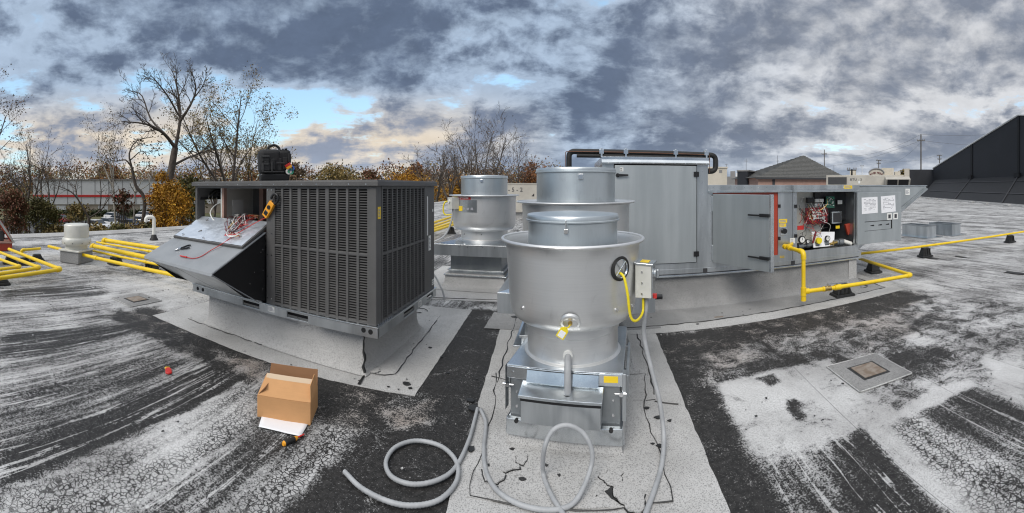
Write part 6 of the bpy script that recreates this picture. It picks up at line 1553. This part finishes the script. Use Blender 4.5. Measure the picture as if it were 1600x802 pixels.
# tan packaged unit with stencilled number behind the fans
t, A_, B_, z1 = roofbox(752, 848, 21, 287.5, .3, 'tan_paint', 'tan_rooftop_unit', 'tan rooftop unit with stencilled number between the two far fan covers', 'rooftop unit', 2.0)
p, dx_, n_ = front(A_, B_, .675, .012); text('RTU - 5 - 2', .30, MT['ink'], t, (p.x, p.y, z1 - .30), dx_, align='RIGHT', ext=.002)
b = MB(); wallbox(b, A_ - n_ * .03, B_ - n_ * .03, 2.06, z1, z1 + .04); b.build('lid', MT['tan_paint'], t)
b = MB(); q = A_.lerp(B_, .82); b.prism([Vector((q.x, q.y, z1 - .62)) - n_ * .01, Vector((q.x, q.y, z1 - .62)) + dx_ * .12 - n_ * .01, Vector((q.x, q.y, z1 - .48)) + dx_ * .12 - n_ * .01], -n_ * .01); b.build('vent_mark', MT['black_in'], t)
b = MB(); wallbox(b, A_ + n_ * .2 + dx_ * .2, B_ + n_ * .2 - dx_ * .2, 1.5, 0, .3); b.build('curb', MT['curb_sheet'], t)
# cream building block and dark parapet
t, A_, B_, z1 = roofbox(1092, 1136, 62, 263, 0, 'stucco_cream', 'cream_building', 'cream building block beside the black elbow of the insulated pipe', 'building')
p, dx_, n_ = front(A_, B_, .72); b = MB(); wallbox(b, p, p + dx_ * .45, .1, z1 - .7, z1 - .25); b.build('vent', MT['wall_grey'], t)
b = MB(); wallbox(b, A_ - n_ * .12 - dx_ * .1, B_ - n_ * .12 + dx_ * .1, 6.3, z1, z1 + .22); b.build('coping', MT['stucco_cream'], t)
t, A_, B_, z1 = roofbox(1133, 1160, 74, 276, 0, 'wall_grey', 'grey_building', 'low grey building between the cream block and the black parapet', 'building')
for f, h in ((.3, 1.0), (.62, .7)):
    p, dx_, n_ = front(A_, B_, f, -1); b = MB(); wallbox(b, p, p + dx_ * .9, 1, z1, z1 + h); b.build('rooftop_box', MT['wall_grey'] if f < .5 else MT['wall_white'], t)
bp_ = thing('black_parapet', 'black membrane parapet left of the shingled hip roof', 'parapet', gl(1152, 44))
PA, PB, PC = gl(1152, 44), gl(1168, 43.5), gl(1215, 62)
za, zc = CAMZ - (268 - YH) * 44 / F, CAMZ - (264 - YH) * 60 / F
b = MB(); b.prism([(PA.x, PA.y, 0), (PB.x, PB.y, 0), (PC.x, PC.y, 0), (PC.x - 2, PC.y + 3, 0)], (0, 0, za)); b.build('wall', MT['black_membrane'], bp_)
b = MB(); b.prism([(PA.x - .1, PA.y - .1, za), (PB.x + .1, PB.y - .1, za), (PC.x + .1, PC.y, za), (PC.x - 2, PC.y + 3.1, za)], (0, 0, .15)); b.build('coping', MT['wall_grey'], bp_)
# hip-roofed pavilion with shingle courses
dH = 40.0; L_, Rr_ = gl(1181, dH), gl(1324, dH + 4); ze = CAMZ - (277.5 - YH) * dH / F; za_ = CAMZ - (243 - YH) * (dH + 5) / F
pv = thing('hip_roof_pavilion', 'pink walled pavilion with grey shingled hip roof', 'building', ((L_.x + Rr_.x) / 2, (L_.y + Rr_.y) / 2, 0))
nn = Vector((-(Rr_ - L_).y, (Rr_ - L_).x, 0)).normalized(); nn = nn if nn.dot(L_) > 0 else -nn; ux = (Rr_ - L_).normalized(); wd = (Rr_ - L_).length
b = MB(); wallbox(b, L_ + nn * .35 + ux * .35, Rr_ + nn * .35 - ux * .35, wd - .7, 0, ze); b.build('wall', MT['brick_pink'], pv)
ap_ = gl(1255, dH + 5); cn = [L_, Rr_, Rr_ + nn * wd, L_ + nn * wd]; apex = Vector((ap_.x, ap_.y, za_)); apex = Vector(((L_.x + Rr_.x) / 2, (L_.y + Rr_.y) / 2, 0)) + nn * wd * .5; 
apx = math.tan(bear(1255.5)); apex = apex + ux * ((apx * apex.y - apex.x) / (ux.x - apx * ux.y)); apex.z = CAMZ - (243 - YH) * math.hypot(apex.x, apex.y) / F
rows = 17
for k in range(rows):
    f0, f1 = k / rows, (k + 1) / rows; b = MB()
    ring0 = [Vector((c.x, c.y, ze)).lerp(apex, f0) + Vector((0, 0, .05)) for c in cn]; ring1 = [Vector((c.x, c.y, ze)).lerp(apex, f1) + Vector((0, 0, -.005)) for c in cn]
    low_ = [q - Vector((0, 0, .06)) for q in ring0]
    b._add(low_ + ring0 + ring1, [(i, (i + 1) % 4, 4 + (i + 1) % 4, 4 + i) for i in range(4)] + [(4 + i, 4 + (i + 1) % 4, 8 + (i + 1) % 4, 8 + i) for i in range(4)]); b.build('shingle_course', MT['shingle'], pv)
b = MB(); wallbox(b, L_ - nn * .02, Rr_ - nn * .02, .1, ze - .16, ze + .02); b.build('fascia', MT['dark_in'], pv)
p, dx_, n_ = front(L_, Rr_, .18, -.3); b = MB(); wallbox(b, p, p + dx_ * .25, .2, 0, ze - .1); b.build('downpipe', MT['dark_in'], pv)
p, dx_, n_ = front(L_, Rr_, .955, -.25); b = MB(); wallbox(b, p, p + dx_ * .28, .12, ze - .75, ze - .3); b.build('wall_lamp', MT['white_plastic'], pv)
# tan unit RTU-3 with hooded intake
t, A_, B_, z1 = roofbox(1291, 1398, 30, 274, .2, 'tan_paint', 'tan_rooftop_unit', 'tan rooftop unit with hooded intake right of the hip roof', 'rooftop unit', 2.2)
dx_, n_ = front(A_, B_, 0)[1:]
def fp(px, py, off=.0):
    a = bear(px); nA = Vector((math.cos(a), -math.sin(a), 0)); s_ = -(A_.dot(nA)) / ((B_ - A_).dot(nA)); q = A_.lerp(B_, s_); return Vector((q.x, q.y, CAMZ - (py - YH) * math.hypot(q.x, q.y) / F)) - n_ * off
b = MB(); q0, q1 = fp(1294, 288, .02), fp(1323, 277, .02); b.prism([q0, Vector((q1.x, q1.y, q0.z)), q1, Vector((q0.x, q0.y, q1.z))], -n_ * .02); b.build('coil', MT['dark_in'], t)
for k in range(7):
    z = q0.z + (q1.z - q0.z) * (k + .5) / 7; b = MB(); b.prism([Vector((q0.x, q0.y, z)) - n_ * .02, Vector((q1.x, q1.y, z)) - n_ * .02, Vector((q1.x, q1.y, z + .02)) - n_ * .02, Vector((q0.x, q0.y, z + .02)) - n_ * .02], -n_ * .015); b.build('coil_guard', MT['rtu_grey'], t)
q = fp(1337.5, 281, .015); text('RTU - 3', .26, MT['ink'], t, q, dx_, ext=.002)
q = fp(1341, 287, .015); b = MB(); b.prism([q, q + dx_ * .14, q + dx_ * .14 + Vector((0, 0, .2)), q + Vector((0, 0, .2))], -n_ * .01); b.build('sticker', MT['white_plastic'], t)
h0, h1 = fp(1383, 276, 0), fp(1425, 280.5, 0); hb = fp(1390, 292, 0); b = MB()
o1 = -n_ * 1.0
pts = [h0, h0 + o1 * .9 + Vector((0, 0, -.22)), h0 + o1 * .25 + Vector((0, 0, -.85)), h0 + Vector((0, 0, -.85))]
b.prism(pts, dx_ * 1.75); hd = b.build('intake_hood', MT['tan_paint'], t)
for k in range(2):
    b = MB(); s_ = dx_ * (.12 + .80 * k); a_, c_ = pts[1] + s_ - n_ * .012 + Vector((0, 0, -.02)), pts[2] + s_ - n_ * .012 + Vector((0, 0, -.02))
    b.prism([a_, c_, c_ + dx_ * .7, a_ + dx_ * .7], -n_ * .02); b.build('filter', MT['black_in'], hd)
b = MB(); wallbox(b, A_ + n_ * .2 + dx_ * .2, B_ + n_ * .2 - dx_ * .2, 1.7, 0, .2); b.build('curb', MT['curb_sheet'], t)
# shopping centre with arched sign
t, A_, B_, z1 = roofbox(1322, 1412, 82, 273.5, 0, 'stucco_cream', 'shopping_centre', 'cream shopping centre with arched lettered sign', 'building')
dx_, n_ = front(A_, B_, 0)[1:]; q0 = fp(1358, 274, 0); q1 = fp(1381, 274, 0); hw = (q1 - q0).length / 2; mid_ = (q0 + q1) / 2
arch = [mid_ + dx_ * (hw * 1.05 * math.cos(math.pi * k / 10)) + Vector((0, 0, (.25 + .75 * math.sin(math.pi * k / 10)) * 1.25)) for k in range(11)]
b = MB(); b.prism([mid_ + dx_ * hw * 1.05 - n_ * .3 - Vector((0, 0, 1.4))] + [a - n_ * .3 for a in arch] + [mid_ - dx_ * hw * 1.05 - n_ * .3 - Vector((0, 0, 1.4))], n_ * 3); sg = b.build('sign_gable', MT['stucco_cream'], t)
b = MB(); b.tube([a - n_ * .4 + Vector((0, 0, .05)) for a in arch], .12, 6); b.build('arch_trim', MT['wall_grey'], sg)
WO[sg.name] = WO[t.name]
for i, ch in enumerate('RIVER FRONT'):
    if ch == ' ': continue
    u = (i - 5) / 5; q = mid_ + dx_ * (hw * .80 * u) - n_ * .36 + Vector((0, 0, .48 - .34 * u * u))
    text(ch, .50, MT['maroon'], sg, q, dx_ - Vector((0, 0, .32 * u)), Vector((0, 0, 1)) + dx_ * .32 * u, ext=.03)
text('CENTER', .56, MT['maroon'], sg, mid_ - n_ * .36 + Vector((0, 0, -.22)), dx_, ext=.03)
for f, w_, h in ((.05, .10, 1.1), (.62, .22, 1.5), (.86, .1, .8)):
    p = A_.lerp(B_, f) + n_ * 3; q = A_.lerp(B_, f + w_) + n_ * 3; b = MB(); wallbox(b, p, q, 3, z1, z1 + h); b.build('rooftop_box', MT['stucco_cream'], t)
bush('far_tree', 'olive tree behind the shopping centre', 1412, 95, 9, 266, 291, 91, 'leaf_tan', 700, .3, None, 'tree')
# dark parapet box and big black membrane gable
t, A_, B_, z1 = roofbox(1421, 1462, 66, 265, 0, 'black_membrane', 'black_wall', 'plain black membrane wall left of the big sloped one', 'wall')
dx_, n_ = front(A_, B_, 0)[1:]; b = MB(); wallbox(b, A_ - n_ * .1 - dx_ * .8, A_ - n_ * .1, 6, 0, z1 + .15); b.build('end_column', MT['stucco_cream'], t)
G0, G1 = g(1432, 308.5), g(1668, 328.5); gd = (G1 - G0); gu = gd.normalized(); gn = Vector((-gu.y, gu.x, 0)); gn = gn if gn.dot(G0) > 0 else -gn
gb_ = thing('black_gable', 'huge black membrane clad gable with sloping white edge', 'wall', ((G0.x + G1.x) / 2, (G0.y + G1.y) / 2, 0))
def on_line(px, off, py=None):
    o = G0 + gn * off; a = bear(px); nA = Vector((math.cos(a), -math.sin(a), 0)); s_ = -(o.dot(nA)) / (gu.dot(nA)); q = o + gu * s_
    if py is not None: q = Vector((q.x, q.y, CAMZ - (py - YH) * math.hypot(q.x, q.y) / F))
    return q
off = 4.2
top_l, top_r = on_line(1458, off, 263), on_line(1592, off, 179.5); kn0, kn1 = on_line(1455, off, 270), on_line(1592, off, 275.5)
sl_t = (top_r - top_l); far_r = on_line(1660, off); zk = kn1.z
farz = top_l.z + (top_r.z - top_l.z) * ((far_r - top_l).to_2d().length / (top_r - top_l).to_2d().length)
b = MB(); lo = [on_line(1458, off), top_l, top_r, far_r + Vector((0, 0, top_r.z - (farz - top_r.z))), far_r]; lo = [Vector(p) for p in lo]; lo[0].z = 0; lo[-1].z = 0
b.prism(lo, gn * 6); b.build('wall', MT['black_membrane'], gb_)
b = MB(); b.tube([top_l - gn * .05, top_r - gn * .05], .10, 6); b.tube([top_r - gn * .05, lo[3] - gn * .05], .10, 6); b.build('edge_trim', MT['wall_white'], gb_)
b = MB(); fa, fb = on_line(1438, 0), on_line(1668, 0); wa, wb = on_line(1461, off), on_line(1668, off); zk = 2.6
b._add([fa, fb, Vector((wb.x, wb.y, zk)), Vector((wa.x, wa.y, zk)), Vector((wb.x, wb.y, 0)), Vector((wa.x, wa.y, 0))], [(0, 1, 2, 3), (1, 4, 2), (5, 0, 3), (4, 5, 3, 2), (0, 5, 4, 1)]); b.build('apron', MT['black_membrane_low'], gb_)
for px in (1517, 1590):
    a0, a1 = on_line(px, off), on_line(px + 3, off); sn = -gn * .08; frac = (a0 - top_l).to_2d().length / (top_r - top_l).to_2d().length; zt_ = top_l.z + (top_r.z - top_l.z) * min(1, frac)
    b = MB(); b.prism([Vector((a0.x, a0.y, zk)), Vector((a1.x, a1.y, zk)), Vector((a1.x, a1.y, zt_)), Vector((a0.x, a0.y, zt_))], sn); b.build('batten', MT['black_in'], gb_)
    b = MB(); q = a0 - gn * .3; b.prism([Vector((q.x, q.y, zk - .1)) - gu * .3, Vector((q.x, q.y, zk - .1)) + gu * .7, Vector((q.x, q.y, zk + .35)) + gu * .7, Vector((q.x, q.y, zk + .35)) - gu * .3], gn * .4); b.build('scupper', MT['black_in'], gb_)
    lo_ = on_line(px - 27, 0)
    b = MB(); q0 = Vector((lo_.x, lo_.y, .05)); q1 = Vector((a0.x, a0.y, zk + .05)); b.prism([q0, q0 + gu * .22, q1 + gu * .22, q1], (gn * -.02 + Vector((0, 0, .03)))); b.build('seam_strip', MT['dark_in'], gb_)
for zf in (.34, .78):
    a0 = on_line(1445, 0).lerp(on_line(1463, off), zf); a1 = fb.lerp(wb, zf); z_ = zk * zf + .04; b = MB(); b.prism([Vector((a0.x, a0.y, z_)), Vector((a1.x, a1.y, z_)), Vector((a1.x, a1.y, z_)) + gn * .1 + Vector((0, 0, .06)), Vector((a0.x, a0.y, z_)) + gn * .1 + Vector((0, 0, .06))], (0, 0, .02)); b.build('seam_strip', MT['dark_in'], gb_)
b = MB(); q0, q1 = fa - gn * .35, fb - gn * .35; b.prism([Vector((q0.x, q0.y, .005)), Vector((q1.x, q1.y, .005)), Vector((q1.x, q1.y, .15)) + gn * .25, Vector((q0.x, q0.y, .15)) + gn * .25], gn * .3); b.build('base_flashing', MT['cap_sheet_grey'], gb_)
rr = random.Random(6)
for k in range(9):
    q = fa.lerp(fb, (k + rr.random() * .5) / 9.5) - gn * .5; b = MB(); b.box(q.x - .25, q.x + .25, q.y - .2, q.y + .2, .01, .12); b.build('paver', MT['cap_sheet'], gb_, bevel=.02)
# utility poles, masts and wires
mat('pole_wood', (.10, .085, .07), .85); mat('pole_metal', (.22, .22, .23), .5, .5)
def pole(px, d, top, label, arms=(), r=.13, m='pole_wood', name='utility_pole', z0=GZ):
    c = gl(px, d); zt = CAMZ - (top - YH) * d / F; t = thing(name, label, 'pole', (c.x, c.y, z0)); ux = Vector((math.cos(bear(px)), -math.sin(bear(px)), 0))
    b = MB(); b.tube([(c.x, c.y, z0), (c.x, c.y, zt)], [r, r * .7], 8); b.build('mast', MT[m], t, 60)
    for py, w in arms:
        z = CAMZ - (py - YH) * d / F; q = Vector((c.x, c.y, z)); h = ux * w * d / F; b = MB(); b.tube([q - h, q + h], r * .5, 6); b.build('crossarm', MT[m], t)
        for s in (-1, -.5, .5, 1):
            b = MB(); b.tube([q + h * s * .95, q + h * s * .95 + Vector((0, 0, r * 2.2))], r * .45, 6); b.build('insulator', MT['wall_grey'], t)
    return Vector((c.x, c.y, zt))
pA = pole(1439, 95, 210, 'tallest utility pole left of the black gable', ((220, 6),), .19)
pB = pole(1468, 150, 242, 'short utility pole by the foot of the sloping white edge', ((243.5, 4), (249, 3)), .2)
pC = pole(1373, 150, 250, 'distant utility pole above the shopping centre', ((251, 4), (256, 3)), .2)
pD = pole(1288, 110, 234, 'utility pole right of the hip roof peak', ((241, 4),), .15)
pole(1215, 100, 243, 'thin pole left of the hip roof', ((252, 1.5),), .07, 'pole_metal', 'light_pole')
pole(1166, 90, 248, 'leaning thin mast above the black parapet', ((252, 3),), .06, 'pole_metal', 'antenna_mast')
pole(1135, 85, 257, 'short lamp mast above the cream building', ((257.5, 1.5),), .06, 'pole_metal', 'light_pole')
pole(1123, 95, 250, 'thin mast beside the black pipe elbow', (), .05, 'pole_metal', 'antenna_mast')
pole(1303, 100, 259, 'thin pole at the right slope of the hip roof', (), .06, 'pole_metal', 'light_pole')
pole(1331, 36, 264.5, 'black mushroom vent stack behind the tan unit', ((266, 7),), .10, 'black_plastic', 'vent_stack', 0)
pole(1347, 60, 259, 'white hooked lamp post behind the tan unit', ((260, 2.5),), .07, 'wall_white', 'light_pole')
def wire(A_, B_, sag, label, r=.02):
    P = [A_.lerp(B_, k / 20) - Vector((0, 0, sag * 4 * (k / 20) * (1 - k / 20))) for k in range(21)]
    tag(MB().tube(P, r, 4, cap=False).build('power_line', MT['pole_wood'], None, origin=A_), label, 'wire', 'overhead wires')
wire(pA, ad(1650, 196, 95), 1.2, 'topmost overhead wire right of the tallest utility pole'); wire(pA - Vector((0, 0, 1.4)), ad(1650, 224, 95), 1.0, 'lower overhead wire right of the tallest utility pole')
wire(pA, pD + Vector((0, 0, -1.0)), 2.4, 'topmost overhead wire left of the tallest utility pole'); wire(pA - Vector((0, 0, 1.4)), ad(1240, 262, 130), 2.0, 'middle overhead wire left of the tallest utility pole'); wire(pA - Vector((0, 0, 1.8)), pC, 2.6, 'lowest overhead wire left of the tallest utility pole'); wire(pC, pB, 1.4, 'overhead wire between the two short utility poles')

# joined bits too small to pick apart
for o in bpy.data.objects:
    if o.name.split('.')[0] in ('components', 'print', 'lettering', 'wiring', 'wire_bundle', 'rivets', 'screws', 'plugs', 'ribs', 'tools', 'machinery', 'bolts', 'branches', 'crown'):
        if o.parent and o.name.split('.')[0] not in ('branches', 'crown'): o['kind'] = 'stuff'
